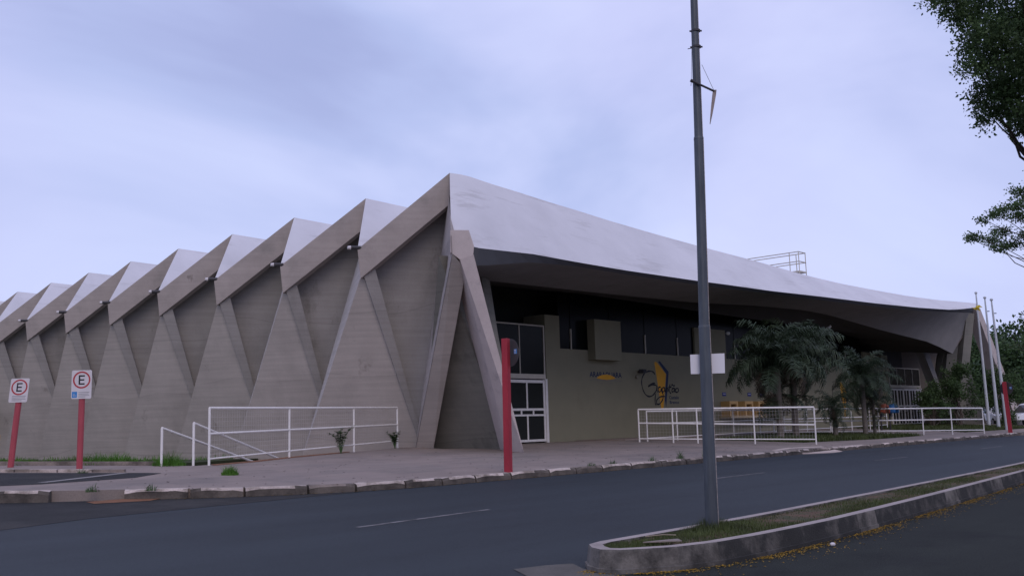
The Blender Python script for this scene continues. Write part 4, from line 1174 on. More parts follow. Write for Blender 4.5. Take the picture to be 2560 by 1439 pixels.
def red_post(label, base, top, half, disc_c, disc_r):
    t = thing('sign_post', label, 'sign post', base, 'red posts carrying round signs seen from behind')
    b, tp = Vector(base), Vector(top)
    ang = heading - math.radians(28)
    u = Vector((math.cos(ang), math.sin(ang), 0)); w = Vector((-u.y, u.x, 0))
    post = MB()
    b2 = b - Vector((0, 0, .1))
    post.add([b2 + u * half + w * half, b2 + u * half - w * half, b2 - u * half - w * half, b2 - u * half + w * half,
              tp + u * half + w * half, tp + u * half - w * half, tp - u * half - w * half, tp - u * half + w * half],
             [(0, 1, 2, 3), (4, 7, 6, 5), (0, 4, 5, 1), (1, 5, 6, 2), (2, 6, 7, 3), (3, 7, 4, 0)])
    po = post.build('post', M_RED, t)
    bv = po.modifiers.new('bevel', 'BEVEL'); bv.width = .008; bv.segments = 2
    nrm = Vector((.985, -.17, 0)).normalized(); s_ = Vector((.17, .985, 0)).normalized()
    c = Vector(disc_c)
    pts = [c + s_ * disc_r * math.cos(2 * PI * k / 28) + Vector((0, 0, disc_r * math.sin(2 * PI * k / 28))) for k in range(28)]
    d = MB().prism(pts, nrm * .006).build('sign_disc', M_DISC, t)
    sc_ = c - nrm * .004 - s_ * disc_r * .62 + Vector((0, 0, .02))
    h = disc_r * .17
    st = MB().add([sc_ + s_ * h + Vector((0, 0, h)), sc_ - s_ * h + Vector((0, 0, h)), sc_ - s_ * h - Vector((0, 0, h)), sc_ + s_ * h - Vector((0, 0, h))], [(0, 1, 2, 3)]).build('sticker', M_SIGNBL, d)
    sc_ = sc_ - nrm * .003
    wl2 = MB()
    for q0, q1 in ((.45, .75), (-.15, .12), (-.8, -.6)):
        wl2.add([sc_ + s_ * h * .7 + Vector((0, 0, h * q0)), sc_ - s_ * h * .6 + Vector((0, 0, h * q0)), sc_ - s_ * h * .6 + Vector((0, 0, h * q1)), sc_ + s_ * h * .7 + Vector((0, 0, h * q1))], [(0, 1, 2, 3)])
    wl2.build('print_line', M_SIGNWH, st)
red_post('square red post with a dark round sign back standing before the corner door', (18.95, 17.25, .49), (18.93, 17.2, 3.86), .082, (19.08, 17.19, 3.5), .36)
red_post('distant red post with a dark round sign back by the flagpoles', (61.2, 17.3, .48), (60.9, 17.3, 3.35), .11, (61.05, 17.25, 2.98), .38)

# ------------------------------------------------------------------ flagpoles
for i, (b, t, lab) in enumerate([((72.7, 21.87, .7), (72.67, 21.91, 9.83), 'left of three bare flagpoles with a yellow cloth tied near its top'),
                                 ((69.37, 20.29, .64), (69.29, 20.37, 9.07), 'middle of three bare pale flagpoles on the verge'),
                                 ((66.44, 18.95, .57), (66.25, 19.1, 8.57), 'right of three bare flagpoles, nearest the far red post')]):
    f = thing('flagpole', lab, 'flagpole', b, 'flagpoles on the verge')
    b, t = Vector(b), Vector(t)
    MB().tube([b - Vector((0, 0, .1)), b.lerp(t, .45), b.lerp(t, .88), t], [.115, .09, .06, .045], 10).build('pole', M_FLAG, f)
    MB().ellipsoid(t + Vector((0, 0, .06)), (.1, .1, .09)).build('finial', M_FLAG, f, smooth=True)
    MB().tube([b.lerp(t, .9) + Vector((.05, -.05, 0)), b.lerp(t, .9) + Vector((.14, -.16, 0))], .03, 6).build('pulley', M_STEEL_D, f)
    MB().tube([b.lerp(t, .25) + Vector((.05, -.05, 0)), b.lerp(t, .25) + Vector((.16, -.18, 0))], .025, 6).build('cleat', M_STEEL_D, f)
cl = MB()
c = Vector((72.68, 21.9, 8.85))
for k in range(10):
    a = random.uniform(0, 2 * PI); r_ = random.uniform(.1, .34)
    d = Vector((math.cos(a) * .6, math.sin(a) * .6, random.uniform(-.5, .4))) * r_
    s1 = Vector((random.uniform(-.2, .2), random.uniform(-.2, .2), random.uniform(-.2, .2)))
    cl.add([c + d * .2, c + d + s1, c + d * 1.2 - s1 * .6, c + d * .4 - s1], [(0, 1, 2, 3)])
cl.ellipsoid(c, (.13, .13, .16), 8, 6)
tag(cl.build('tied_cloth', M_CLOTH), 'yellow cloth bundle knotted round the left flagpole', 'cloth')

# ------------------------------------------------------------------ phone hoods
def phone(label, x, y, zc, m_):
    p = thing('phone_booth', label, 'phone booth', (x, y, pave_z(y)), 'public phone hoods by the far doors')
    MB().tube([(x, y, pave_z(y) - .05), (x, y, zc)], .05, 8).build('post', M_STEEL_D, p)
    vs_, fs = [], []
    R = .38
    for j in range(9):
        ph = PI * .62 * j / 8
        for i in range(16):
            th = 2 * PI * i / 16
            r_ = R * math.sin(ph)
            vs_.append((x + r_ * math.cos(th), y - .25 + r_ * math.sin(th) * .9, zc + R * math.cos(ph) * 1.1))
    for j in range(8):
        for i in range(16):
            if j > 3 and 10 <= i <= 13: continue
            fs.append((j * 16 + i, j * 16 + (i + 1) % 16, (j + 1) * 16 + (i + 1) % 16, (j + 1) * 16 + i))
    sh = MB().add(vs_, fs).build('hood', m_, p, smooth=True)
    so = sh.modifiers.new('solid', 'SOLIDIFY'); so.thickness = .03
    MB().box((x - .14, y - .14, zc - .35), (x + .14, y - .02, zc + .1)).build('telephone', M_STEEL_D, p)
phone('orange egg-shaped public phone hood behind the second palm', 59.6, 24.0, 1.95, M_ORANGE)
phone('blue egg-shaped public phone hood beside the orange one', 60.7, 23.9, 1.95, M_BLUEF)

# ------------------------------------------------------------------ vehicles on the side street
def car(name, label, x, y, z, rz, pickup):
    c = thing(name, label, 'car', (x, y, z), None)
    L_, W_, = (4.9, 1.75) if pickup else (4.1, 1.68)
    # side profile: (x, z) from tail to nose
    if pickup:
        body = [(-2.4, .45), (-2.42, .95), (-.75, .98), (-.7, .98), (.55, .98), (1.5, .93), (2.3, .82), (2.42, .6), (2.4, .42)]
        cabin = [(-.75, .98), (-.55, 1.58), (-.3, 1.63), (.35, 1.63), (.6, 1.56), (1.25, .96)]
    else:
        body = [(-1.95, .45), (-2.02, .9), (-1.7, .96), (-.7, .96), (.6, .95), (1.4, .88), (1.95, .75), (2.05, .55), (2.0, .4)]
        cabin = [(-1.85, .95), (-1.5, 1.4), (-1.2, 1.47), (.1, 1.48), (.35, 1.43), (1.05, .93)]
    def extr(pr, w, w_top):
        vs_, fs = [], []
        zs = [p[1] for p in pr]; z0, z1 = min(zs), max(zs)
        n_ = len(pr)
        for s_ in (-1, 1):
            for px, pz in pr:
                vs_.append((px, s_ * (w + (w_top - w) * (pz - z0) / (z1 - z0)), pz))
        fs = [tuple(range(n_)), tuple(range(2 * n_ - 1, n_ - 1, -1))] + [(i, i + n_, (i + 1) % n_ + n_, (i + 1) % n_) for i in range(n_)]
        return vs_, fs
    def child(nm, vf, m_, smooth=False, bev=.04):
        me = bpy.data.meshes.new(nm)
        me.from_pydata(vf[0], [], vf[1])
        bm = bmesh.new(); bm.from_mesh(me); bmesh.ops.recalc_face_normals(bm, faces=bm.faces); bm.to_mesh(me); bm.free()
        me.materials.append(m_)
        o = bpy.data.objects.new(nm, me); COL.objects.link(o); o.parent = c
        if bev:
            b = o.modifiers.new('bevel', 'BEVEL'); b.width = bev; b.segments = 3
        return o
    child('body', extr(body, W_ / 2, W_ / 2 - .03), M_CARW)
    child('cabin', extr(cabin, W_ / 2 - .05, W_ / 2 - .22), M_CARW)
    zs0 = 1.02
    for s_ in (-1, 1):
        a, b = cabin[0], cabin[-1]
        x_a, x_b = cabin[1][0], cabin[-2][0]
        wv = lambda zz: W_ / 2 - .05 + (-.17) * (zz - cabin[0][1]) / (1.6 - cabin[0][1]) + .008
        child('side_window', ([(x_a - .02, s_ * wv(zs0), zs0), (x_b + .4, s_ * wv(zs0), zs0), (x_b + .02, s_ * wv(1.38), 1.38), (x_a + .14, s_ * wv(1.38), 1.38)], [(0, 1, 2, 3)]), M_CARGL, bev=0)
    f0, f1 = cabin[-1], cabin[-2]
    child('windscreen', ([(f0[0] - .03, -.68, f0[1] + .05), (f0[0] - .03, .68, f0[1] + .05), (f1[0] + .06, .56, f1[1] - .04), (f1[0] + .06, -.56, f1[1] - .04)], [(0, 1, 2, 3)]), M_CARGL, bev=0)
    for v in c.children:
        if v.name.startswith('windscreen'): v.location.x = .02
    for s_ in (-1, 1):
        for wx in (-L_ * .31, L_ * .31):
            wm = MB().tube([(wx, s_ * (W_ / 2 - .2), .31), (wx, s_ * (W_ / 2 + .01), .31)], .31, 18)
            me = bpy.data.meshes.new('wheel'); me.from_pydata(wm.v, [], wm.f); me.materials.append(M_TYRE)
            w_ = bpy.data.objects.new('wheel', me); COL.objects.link(w_); w_.parent = c
            hm = MB().tube([(wx, s_ * (W_ / 2 + .01), .31), (wx, s_ * (W_ / 2 + .02), .31)], .18, 14)
            me = bpy.data.meshes.new('rim'); me.from_pydata(hm.v, [], hm.f); me.materials.append(M_FLAG)
            h_ = bpy.data.objects.new('rim', me); COL.objects.link(h_); h_.parent = w_
        child('headlight', ([(body[-3][0] - .05, s_ * .5, .62), (body[-3][0] + .06, s_ * .5, .62), (body[-3][0] + .06, s_ * .8, .62), (body[-3][0] - .05, s_ * .8, .62), (body[-3][0] - .05, s_ * .5, .78), (body[-3][0] + .04, s_ * .5, .78), (body[-3][0] + .04, s_ * .8, .78), (body[-3][0] - .05, s_ * .8, .78)],
                             [(0, 3, 2, 1), (4, 5, 6, 7), (0, 1, 5, 4), (1, 2, 6, 5), (2, 3, 7, 6), (3, 0, 4, 7)]), M_LAMP, bev=0)
        child('mirror', ([(.85, s_ * .82, .98), (.98, s_ * .82, .98), (.98, s_ * 1.02, .98), (.85, s_ * 1.02, .98), (.85, s_ * .82, 1.14), (.98, s_ * .82, 1.14), (.98, s_ * 1.02, 1.14), (.85, s_ * 1.02, 1.14)],
                          [(0, 3, 2, 1), (4, 5, 6, 7), (0, 1, 5, 4), (1, 2, 6, 5), (2, 3, 7, 6), (3, 0, 4, 7)]), M_CARW, bev=0)
    c.rotation_euler.z = rz
    return c
car('parked_car', 'white pickup parked side-on under the trees at the right edge', 80.7, 21.1, .64, math.radians(150), True)
car('parked_car', 'white hatchback facing the road behind the middle flagpole', 83.2, 24.3, .64, math.radians(215), False)

# ------------------------------------------------------------------ yellow barrier at the left edge
yb = thing('road_barrier', 'yellow slatted barrier at the left edge beside the parking signs', 'barrier', (11.2, 29.3, 1.05))
for x in (10.4, 11.22):
    MB().box((x - .05, 29.3, .9), (x + .05, 29.4, 1.78)).build('leg', M_YBAR, yb)
for z in (1.2, 1.43, 1.66):
    MB().box((10.2, 29.27, z), (11.3, 29.3, z + .15)).build('slat', M_YBAR, yb)

# ------------------------------------------------------------------ vegetation
def np_mesh(name, verts, faces, material, parent=None, kind=None):
    o = Vector((0, 0, 0)); p = parent
    while p is not None:
        o += p.location; p = p.parent
    verts = np.asarray(verts, np.float32) - np.array([o.x, o.y, o.z], np.float32)
    faces = np.asarray(faces, np.int32)
    me = bpy.data.meshes.new(name)
    nf, k = faces.shape
    me.vertices.add(len(verts)); me.vertices.foreach_set('co', verts.ravel())
    me.loops.add(nf * k); me.loops.foreach_set('vertex_index', faces.ravel())
    me.polygons.add(nf); me.polygons.foreach_set('loop_start', np.arange(0, nf * k, k, dtype=np.int32))
    me.update(calc_edges=True)
    me.materials.append(material)
    ob = bpy.data.objects.new(name, me); COL.objects.link(ob); ob.parent = parent
    if kind: ob['kind'] = kind
    return ob

def blades(px, py, pz, h, w, lean=.5):
    """grass blades as bent tapering strips of two faces each (quad + quad)"""
    n_ = len(px)
    a = rng.uniform(0, 2 * PI, n_)
    hh = h * rng.uniform(.5, 1.25, n_)
    dx, dy = np.cos(a), np.sin(a)
    ln_ = lean * hh * rng.uniform(.2, 1.2, n_)
    sx, sy = -dy * w / 2, dx * w / 2
    b = np.stack([px, py, pz], 1)
    s = np.stack([sx, sy, np.zeros(n_)], 1)
    mid = b + np.stack([dx * ln_ * .35, dy * ln_ * .35, hh * .6], 1)
    tip = b + np.stack([dx * ln_, dy * ln_, hh], 1)
    V = np.stack([b - s, b + s, mid + s * .7, mid - s * .7, tip + s * .12, tip - s * .12], 1).reshape(-1, 3)
    i = np.arange(n_)[:, None] * 6
    F = np.concatenate([i + np.array([0, 1, 2, 3]), i + np.array([3, 2, 4, 5])])
    return V, F

# grass on the median, thin on the soil patches
def inside(px, py, poly):
    r_ = np.zeros(len(px), bool)
    x, y = np.array([p[0] for p in poly]), np.array([p[1] for p in poly])
    j = len(poly) - 1
    for i in range(len(poly)):
        c_ = ((y[i] > py) != (y[j] > py)) & (px < (x[j] - x[i]) * (py - y[i]) / (y[j] - y[i] + 1e-12) + x[i])
        r_ ^= c_
        j = i
    return r_
N = 260000
gx = 8.9 + (rng.random(N) ** 1.6) * 28
gy = rng.uniform(5.9, 9.3, N)
k_ = inside(gx, gy, core)
gx, gy = gx[k_], gy[k_]
den = 0.5 + .5 * np.sin(gx * 1.3 + 2.1 * np.sin(gy * 2.2 + 1)) * np.cos(gy * 2.7 + gx * .5)
den += np.where(gx < 12.6, .42, 0) + .35 * np.exp(-((gx - 16.5) ** 2 + (gy - 6.7) ** 2) / .7)
k_ = rng.random(len(gx)) < np.clip(den * .8 - .12, .04, 1)
gx, gy, den = gx[k_], gy[k_], den[k_]
near_pole = np.exp(-((gx - 11.6) ** 2 + (gy - 7.0) ** 2) / .12)
V, F = blades(gx, gy, np.full(len(gx), .218), (.018 + .026 * np.clip(den, 0, 1) + .10 * near_pole), .006)
stuff(np_mesh('median_grass', V, F, M_GRASS), 'short patchy grass growing on the median', 'grass')

def tuft(px, py, pz, r_, n_, h, m_, name, label, group='weed tufts on the pavement and kerb', w=.012, cat='weed'):
    a = rng.uniform(0, 2 * PI, n_); q = r_ * np.sqrt(rng.random(n_))
    V, F = blades(px + q * np.cos(a), py + q * np.sin(a), np.full(n_, pz), h * (1.15 - .85 * (q / r_) ** 2), w, .9)
    return tag(np_mesh(name, V, F, m_), label, cat, group)
tuft(13.45, 21.2, pave_z(21.2) - .01, .2, 420, .22, M_GRASS_BR, 'grass_tuft', 'round bright grass tuft alone in the middle of the pavement')
tuft(14.05, 25.1, pave_z(25.1) - .05, .45, 700, .36, M_GRASS_BR, 'grass_tuft', 'bright green grass tuft at the foot of the leftmost handrail')
tuft(12.9, 26.85, pave_z(26.6) - .0, .55, 700, .28, M_GRASS_BR, 'grass_tuft', 'bright grass clump behind the edging right of the blue-panel sign')
tuft(13.35, 26.5, pave_z(26.4) - .0, .5, 600, .28, M_GRASS_BR, 'grass_tuft', 'bright grass clump behind the edging left of the leftmost handrail')
tuft(11.5, 28.1, pave_z(28) - .03, .5, 260, .2, M_GRASS_BR, 'grass_tuft', 'sparse grass behind the edging between the two parking signs')
for x, y, h, lab in [(10.25, 18.98, .14, 'weed at the right end of the orange soil spill'), (9.3, 19.5, .16, 'low weed where the left kerb stone is missing'), (26.83, 17.2, .3, 'tall dry weed on the kerb left of the steel pole'),
                     (28.42, 17.25, .32, 'tall weed on the kerb right of the steel pole'), (25.3, 17.2, .16, 'low weed on the kerb further left of the steel pole'), (23.4, 17.25, .14, 'low weed on the kerb midway to the red post'),
                     (22.3, 17.2, .12, 'small weed on the kerb nearest the red post'), (11.2, 24.05, .14, 'weed growing in the gap of the parking bay kerb')]:
    tuft(x, y, pave_z(y) - .01, .13, 60, h * .9, M_WEED, 'grass_tuft', lab)

def leafy_weed(x, y, z, h, n_, label):
    t = thing('leafy_weed', label, 'weed', (x, y, z), 'leafy weeds under the left railing')
    stm = MB()
    V, F = [], []
    for k in range(n_):
        a = random.uniform(0, 2 * PI); sp_ = random.uniform(.15, .55)
        p0 = Vector((x, y, z)); p1 = p0 + Vector((math.cos(a) * sp_ * h * .5, math.sin(a) * sp_ * h * .5, h * random.uniform(.45, .8))); p2 = p1 + Vector((math.cos(a) * sp_ * h * .6, math.sin(a) * sp_ * h * .6, h * random.uniform(.05, .3)))
        stm.tube([p0, p1, p2], [.012, .008, .004], 5)
        for q in range(40):
            t_ = random.uniform(.3, 1)
            p = p0.lerp(p1, t_ * 2) if t_ < .5 else p1.lerp(p2, t_ * 2 - 1)
            b_ = random.uniform(0, 2 * PI)
            d = Vector((math.cos(b_), math.sin(b_), random.uniform(-.3, .5))).normalized() * random.uniform(.08, .15)
            s = d.cross(Vector((0, 0, 1))).normalized() * d.length * .3
            i = len(V)
            V += [p, p + d * .5 + s, p + d, p + d * .5 - s]; F.append((i, i + 1, i + 2, i + 3))
    stm.build('stem', M_WEED, t)
    np_mesh('leaves', [tuple(v) for v in V], F, M_WEED, t, 'stuff')
leafy_weed(20.85, 26.35, pave_z(26.3), .85, 9, 'larger leafy weed growing under the third railing post')
leafy_weed(24.2, 27.5, pave_z(27.4), .6, 7, 'smaller leafy weed where the railing meets the corner leg')

# lawn blades right of the railings and round the palms
def lawn(name, poly, n_, h, label, m_=M_GRASS, w=.03):
    xs_ = [p[0] for p in poly]; ys_ = [p[1] for p in poly]
    x, y = rng.uniform(min(xs_), max(xs_), n_), rng.uniform(min(ys_), max(ys_), n_)
    k = inside(x, y, poly); x, y = x[k], y[k]
    V, F = blades(x, y, pave_z(np.minimum(y, 25.8)) + 0.0, h, w)
    stuff(np_mesh(name, V, F, m_), label, 'grass')
lawn('verge_grass', [(59.6, 19.2), (73.5, 19.0), (74, 28), (61.5, 28)], 16000, .16, 'grass of the verge around the flagpoles')
lawn('palm_bed_grass', [(40.2, 19.6), (46, 18.9), (52.5, 19.0), (50.5, 22.6), (47, 24.2), (39.6, 23.6)], 14000, .16, 'grass around the palm trunks')
x, y = rng.uniform(6, 25, 14000), rng.uniform(26, 70, 14000)
k = inside(x, y, bed) & (np.sin(x * 1.1 + y * .5) + np.sin(x * .37 - y * .9 + 1) > .35); x, y = x[k], y[k]
V, F = blades(x, y, np.full(len(x), .6), .22, .03)
stuff(np_mesh('bed_grass', V, F, M_GRASS_BR), 'grass along the foot of the zigzag wall', 'grass')

# fallen yellow petals along the near kerb
N = 5200
t_ = rng.random(N)
fx = 8.7 + 26 * t_ ** 1.3
ny = np.interp(fx, [p[0] for p in near], [p[1] for p in near])
fy = ny - .03 - np.abs(rng.normal(0, .11, N)) - (rng.random(N) < .12) * rng.uniform(0, .5, N)
k = rng.random(N) < (.35 + .65 * (np.sin(fx * 2.3) > -.3))
fx, fy = fx[k], fy[k]
n_ = len(fx)
ex = rng.uniform(7.3, 8.9, 260); ey = rng.uniform(5.9, 7.0, 260)
fx, fy = np.concatenate([fx, ex]), np.concatenate([fy, ey]); n_ = len(fx)
a = rng.uniform(0, 2 * PI, n_); s_ = rng.uniform(.008, .022, n_)
c_, d_ = np.cos(a) * s_, np.sin(a) * s_
z = np.full(n_, .006) + rng.uniform(0, .006, n_)
V = np.stack([np.stack([fx + c_, fy + d_, z], 1), np.stack([fx - d_ * .6, fy + c_ * .6, z + .006], 1), np.stack([fx - c_, fy - d_, z], 1), np.stack([fx + d_ * .6, fy - c_ * .6, z + .004], 1)], 1).reshape(-1, 3)
stuff(np_mesh('fallen_petals', V, np.arange(n_ * 4).reshape(-1, 4), M_PETAL), 'yellow petals swept along the kerb of the median', 'petals')
N = 700
fx = rng.uniform(9.5, 30, N); fy = np.array([kerb_y(x) for x in fx]) - .03 - np.abs(rng.normal(0, .05, N))
a = rng.uniform(0, 2 * PI, N); s_ = rng.uniform(.01, .025, N); c_, d_ = np.cos(a) * s_, np.sin(a) * s_
z = .032 * (fy - 7) + .008
V = np.stack([np.stack([fx + c_, fy + d_, z], 1), np.stack([fx - d_ * .6, fy + c_ * .6, z + .008], 1), np.stack([fx - c_, fy - d_, z], 1), np.stack([fx + d_ * .6, fy - c_ * .6, z + .006], 1)], 1).reshape(-1, 3)
stuff(np_mesh('gutter_litter', V, np.arange(N * 4).reshape(-1, 4), mat('dry_leaf_litter', (0.20, 0.13, 0.04), .9, .3, 15)), 'dry leaf litter in the far gutter', 'litter')

N = 420
fx = rng.uniform(9.5, 40, N); fy = 17.4 + (rng.random(N) ** 1.6) * 7.5
a = rng.uniform(0, 2 * PI, N); s_ = rng.uniform(.012, .045, N); c_, d_ = np.cos(a) * s_, np.sin(a) * s_
z = .45 + .047 * (fy - 16.3) + .006
V = np.stack([np.stack([fx + c_, fy + d_, z], 1), np.stack([fx - d_ * .45, fy + c_ * .45, z + .008], 1), np.stack([fx - c_, fy - d_, z], 1), np.stack([fx + d_ * .45, fy - c_ * .45, z + .006], 1)], 1).reshape(-1, 3)
stuff(np_mesh('pavement_litter', V, np.arange(N * 4).reshape(-1, 4), mat('brown_leaf_litter', (0.085, 0.06, 0.038), .9, .3, 15)), 'small brown leaves scattered on the pavement', 'litter')
# litter on the median
tag(MB().prism([(9.62, 6.72, .262), (9.9, 6.38, .268), (10.0, 6.5, .272), (9.98, 6.6, .262), (9.75, 6.74, .255)], (0, 0, .012)).build('flat_stone', M_PAVE), 'flat pale stone lying in the grass at the median nose', 'stone')
tag(MB().tube([(10.0, 6.95, .285), (10.15, 6.8, .3), (10.3, 6.72, .285)], .006, 6).build('dry_twig', mat('dry_twig_bark', (.3, .25, .19), .9)), 'dry twig lying in the grass beside the flat stone', 'twig')
tag(MB().ellipsoid((12.35, 5.72, .02), (.045, .035, .025), 8, 5).build('paper_scrap', M_SIGNWH), 'crumpled white scrap on the asphalt by the median kerb', 'litter')

# trees --------------------------------------------------------------------
def leaf_cloud(clumps, per, size, flat=1.0, droop=0.0):
    """leaf quads in twigs scattered through ellipsoid clumps: (x, y, z, r)"""
    Vs, n_all = [], 0
    for (cx_, cy_, cz_, r_) in clumps:
        n_tw = max(3, int(per * (r_ / .4) ** 2 / 14))
        d = rng.normal(size=(n_tw, 3)); d /= np.linalg.norm(d, axis=1)[:, None]
        rad = r_ * rng.uniform(.35, 1.12, n_tw)[:, None]
        tip = np.array([cx_, cy_, cz_]) + d * rad * np.array([1, 1, .8 * flat])
        axis = d * .6 + rng.normal(size=(n_tw, 3)) * .5 + np.array([0, 0, -droop])
        axis *= np.array([1, 1, max(flat, .35)])
        axis /= np.linalg.norm(axis, axis=1)[:, None]
        nl = 14
        t = rng.uniform(-.5, .5, (n_tw, nl, 1))
        base = tip[:, None, :] + axis[:, None, :] * t * r_ * .75 + rng.normal(size=(n_tw, nl, 3)) * size * .8
        ld = rng.normal(size=(n_tw, nl, 3)) + axis[:, None, :]
        ld /= np.linalg.norm(ld, axis=2)[..., None]
        sd = np.cross(ld, rng.normal(size=(n_tw, nl, 3))); sd /= np.linalg.norm(sd, axis=2)[..., None]
        L_ = size * rng.uniform(.6, 1.3, (n_tw, nl, 1))
        q = np.stack([base, base + ld * L_ * .5 + sd * L_ * .3, base + ld * L_, base + ld * L_ * .5 - sd * L_ * .3], 2)
        Vs.append(q.reshape(-1, 3))
    V = np.concatenate(Vs)
    return V, np.arange(len(V)).reshape(-1, 4)

def limb(mb, a, b, r0, r1, bend=.12):
    a, b = Vector(a), Vector(b)
    L_ = (b - a).length
    pts = [a]
    for i in range(1, 5):
        p = a.lerp(b, i / 5) + Vector((random.uniform(-1, 1), random.uniform(-1, 1), random.uniform(-.3, 1))) * bend * L_ * math.sin(PI * i / 5) * .6
        pts.append(p)
    pts.append(b)
    mb.tube(pts, [r0 + (r1 - r0) * i / 5 for i in range(6)], 7)

def tree(label, base, fork, clumps, per, size, trunk_r, m_leaf, group, flat=1.0, droop=0.0, name='shade_tree', limbs=None):
    t = thing(name, label, 'tree', base, group)
    b, f = Vector(base), Vector(fork)
    tr = MB()
    tr.tube([b - Vector((0, 0, .2)), b + Vector((0, 0, .3)), b.lerp(f, .5) + Vector((.1, .06, 0)), f], [trunk_r * 1.35, trunk_r * 1.05, trunk_r * .9, trunk_r * .75], 10)
    tr.build('trunk', M_BARK, t, smooth=True)
    br_ = MB()
    hubs = {}
    for (x, y, z, r_) in clumps:
        key = (round(x / 2.2), round(y / 2.2), round(z / 2.0))
        hubs.setdefault(key, []).append(Vector((x, y, z)))
    for pts in hubs.values():
        c_ = sum(pts, Vector()) / len(pts)
        hub = f.lerp(c_, .5) + Vector((0, -.25, -.1))
        limb(br_, f, hub, trunk_r * .5, trunk_r * .3, .05)
        for p in pts:
            limb(br_, hub, p, trunk_r * .24, .01, .07)
    br_.build('branch', M_BARK, t)
    V, F = leaf_cloud(clumps, per, size, flat, droop)
    np_mesh('crown', V, F, m_leaf, t, 'stuff')
    return t

T1 = [(19.0, 5.8, 9.4, 0.32), (19.6, 5.7, 9.2, 0.3), (21.3, 5.9, 9.9, 0.4), (20.7, 5.9, 9.0, 0.29), (19.6, 5.3, 8.7, 0.38), (20.8, 5.2, 9.2, 0.44), (21.2, 4.9, 9.4, 0.48), (19.7, 5.6, 8.2, 0.27), (21.5, 5.7, 8.8, 0.38), (20.1, 4.9, 8.4, 0.48), (20.4, 5.7, 7.8, 0.29), (21.0, 5.5, 8.1, 0.4), (21.1, 5.1, 8.1, 0.46), (21.1, 5.8, 7.6, 0.29), (21.7, 5.6, 7.8, 0.29), (22.6, 5.6, 7.6, 0.27), (20.9, 4.8, 7.6, 0.48), (22.0, 4.8, 8.9, 0.56), (20.8, 6.0, 10.3, 0.4), (20.1, 5.2, 9.9, 0.48), (19.7, 4.6, 9.7, 0.56), (23.0, 4.7, 10.2, 0.64), (19.9, 5.4, 10.6, 0.48), (20.4, 4.8, 10.7, 0.64), (22.6, 4.6, 11.2, 0.64), (22.2, 4.0, 10.2, 0.64), (21.9, 4.2, 8.5, 0.64), (22.8, 4.6, 7.6, 0.48), (21.0, 3.5, 8.8, 0.64), (23.0, 4.1, 8.1, 0.56)]
for k in range(26):
    T1.append((random.uniform(24, 31), random.uniform(3.6, 9.0) - (0 if k % 2 else .8), random.uniform(8.2, 11.5), random.uniform(.5, .8)))
T1 = [c_ for c_ in T1 if not (c_[0] > 23.5 and c_[1] / c_[0] > .232)]
tree('large dark leafy tree hanging into the upper right corner', (30.6, 7.0, .24), (30.2, 6.3, 5.2), [(x_, y_, z_, r_ * 1.12) for x_, y_, z_, r_ in T1], 1250, .070, .16, M_LEAF, 'trees of the median')
T2 = [(41.2, 12.5, 8.5, 0.27), (40.6, 12.0, 8.4, 0.32), (42.7, 12.1, 8.5, 0.38), (43.8, 12.0, 9.0, 0.42), (41.0, 11.8, 9.1, 0.29), (42.7, 11.8, 9.6, 0.38), (42.0, 11.1, 9.6, 0.48), (43.5, 11.1, 10.5, 0.42), (43.7, 11.1, 9.5, 0.54), (41.6, 11.5, 8.0, 0.32), (43.9, 11.6, 8.4, 0.42), (43.6, 11.0, 8.7, 0.48), (44.0, 10.5, 10.1, 0.8), (44.7, 10.5, 8.9, 0.8), (43.7, 9.5, 10.9, 0.96), (45.4, 9.4, 9.5, 0.96), (45.8, 9.0, 11.8, 1.12), (42.7, 9.8, 7.6, 0.8)]
for k in range(16):
    T2.append((random.uniform(46, 53), random.uniform(6.5, 10.5), random.uniform(9, 12), random.uniform(.7, 1.1)))
tree('feathery branch of a tree reaching in at the right edge above the flagpoles', (49.5, 9.45, .24), (48.9, 9.3, 5.5), T2, 420, .10, .10, M_LEAF, 'trees of the median', flat=.38)
def round_tree(label, x, y, z, h, r_, per, size, group='trees behind the hall', m_=None, seed=0):
    rr_ = random.Random(seed)
    cl_ = []
    for k in range(46):
        a, q, u = rr_.uniform(0, 2 * PI), math.sqrt(rr_.random()), rr_.uniform(0, 1)
        rad = r_ * q * math.sqrt(max(.05, 1 - (1.5 * u - .55) ** 2))
        cl_.append((x + rad * math.cos(a), y + rad * math.sin(a), z + h * (.3 + .65 * u), r_ * rr_.uniform(.18, .34)))
    return tree(label, (x, y, z), (x, y, z + h * .38), cl_, per * 2.6, size, .22, m_ or M_LEAF2, group)
round_tree('dense rounded tree standing behind the pickup at the right edge', 98.0, 24.3, .5, 9.5, 5.0, 12, .34, seed=1)
round_tree('darker tree right behind the outer leg of the hall', 104.0, 31.0, .5, 8.6, 4.8, 12, .36, seed=2)
round_tree('low tree behind the two white cars', 92.0, 20.6, .5, 6.5, 3.6, 12, .32, seed=5)
round_tree('far tree between the flagpoles and the pickup', 118, 36, .5, 9.5, 5, 10, .4, seed=3)
round_tree('dark tree far behind the left end of the zigzag wall', 22.3, 64.5, .3, 7.6, 3.2, 14, .28, seed=4)
T3 = [(80.2, 22.4, 6.55, .35), (80.8, 22.0, 6.7, .4), (81.6, 21.7, 6.6, .45), (82.2, 21.2, 6.9, .5), (83.5, 20.6, 7.2, .7), (84.5, 20.4, 7.4, .9), (85.5, 20.1, 7.7, 1.0), (86.5, 19.8, 7.4, 1.0), (84.6, 19.3, 7.5, .9)]
tree('slender tree whose top sprig shows right of the flagpoles', (86.8, 18.6, .5), (86.0, 19.3, 5.0), T3, 26, .22, .16, M_LEAF2, 'trees behind the hall', flat=.5)
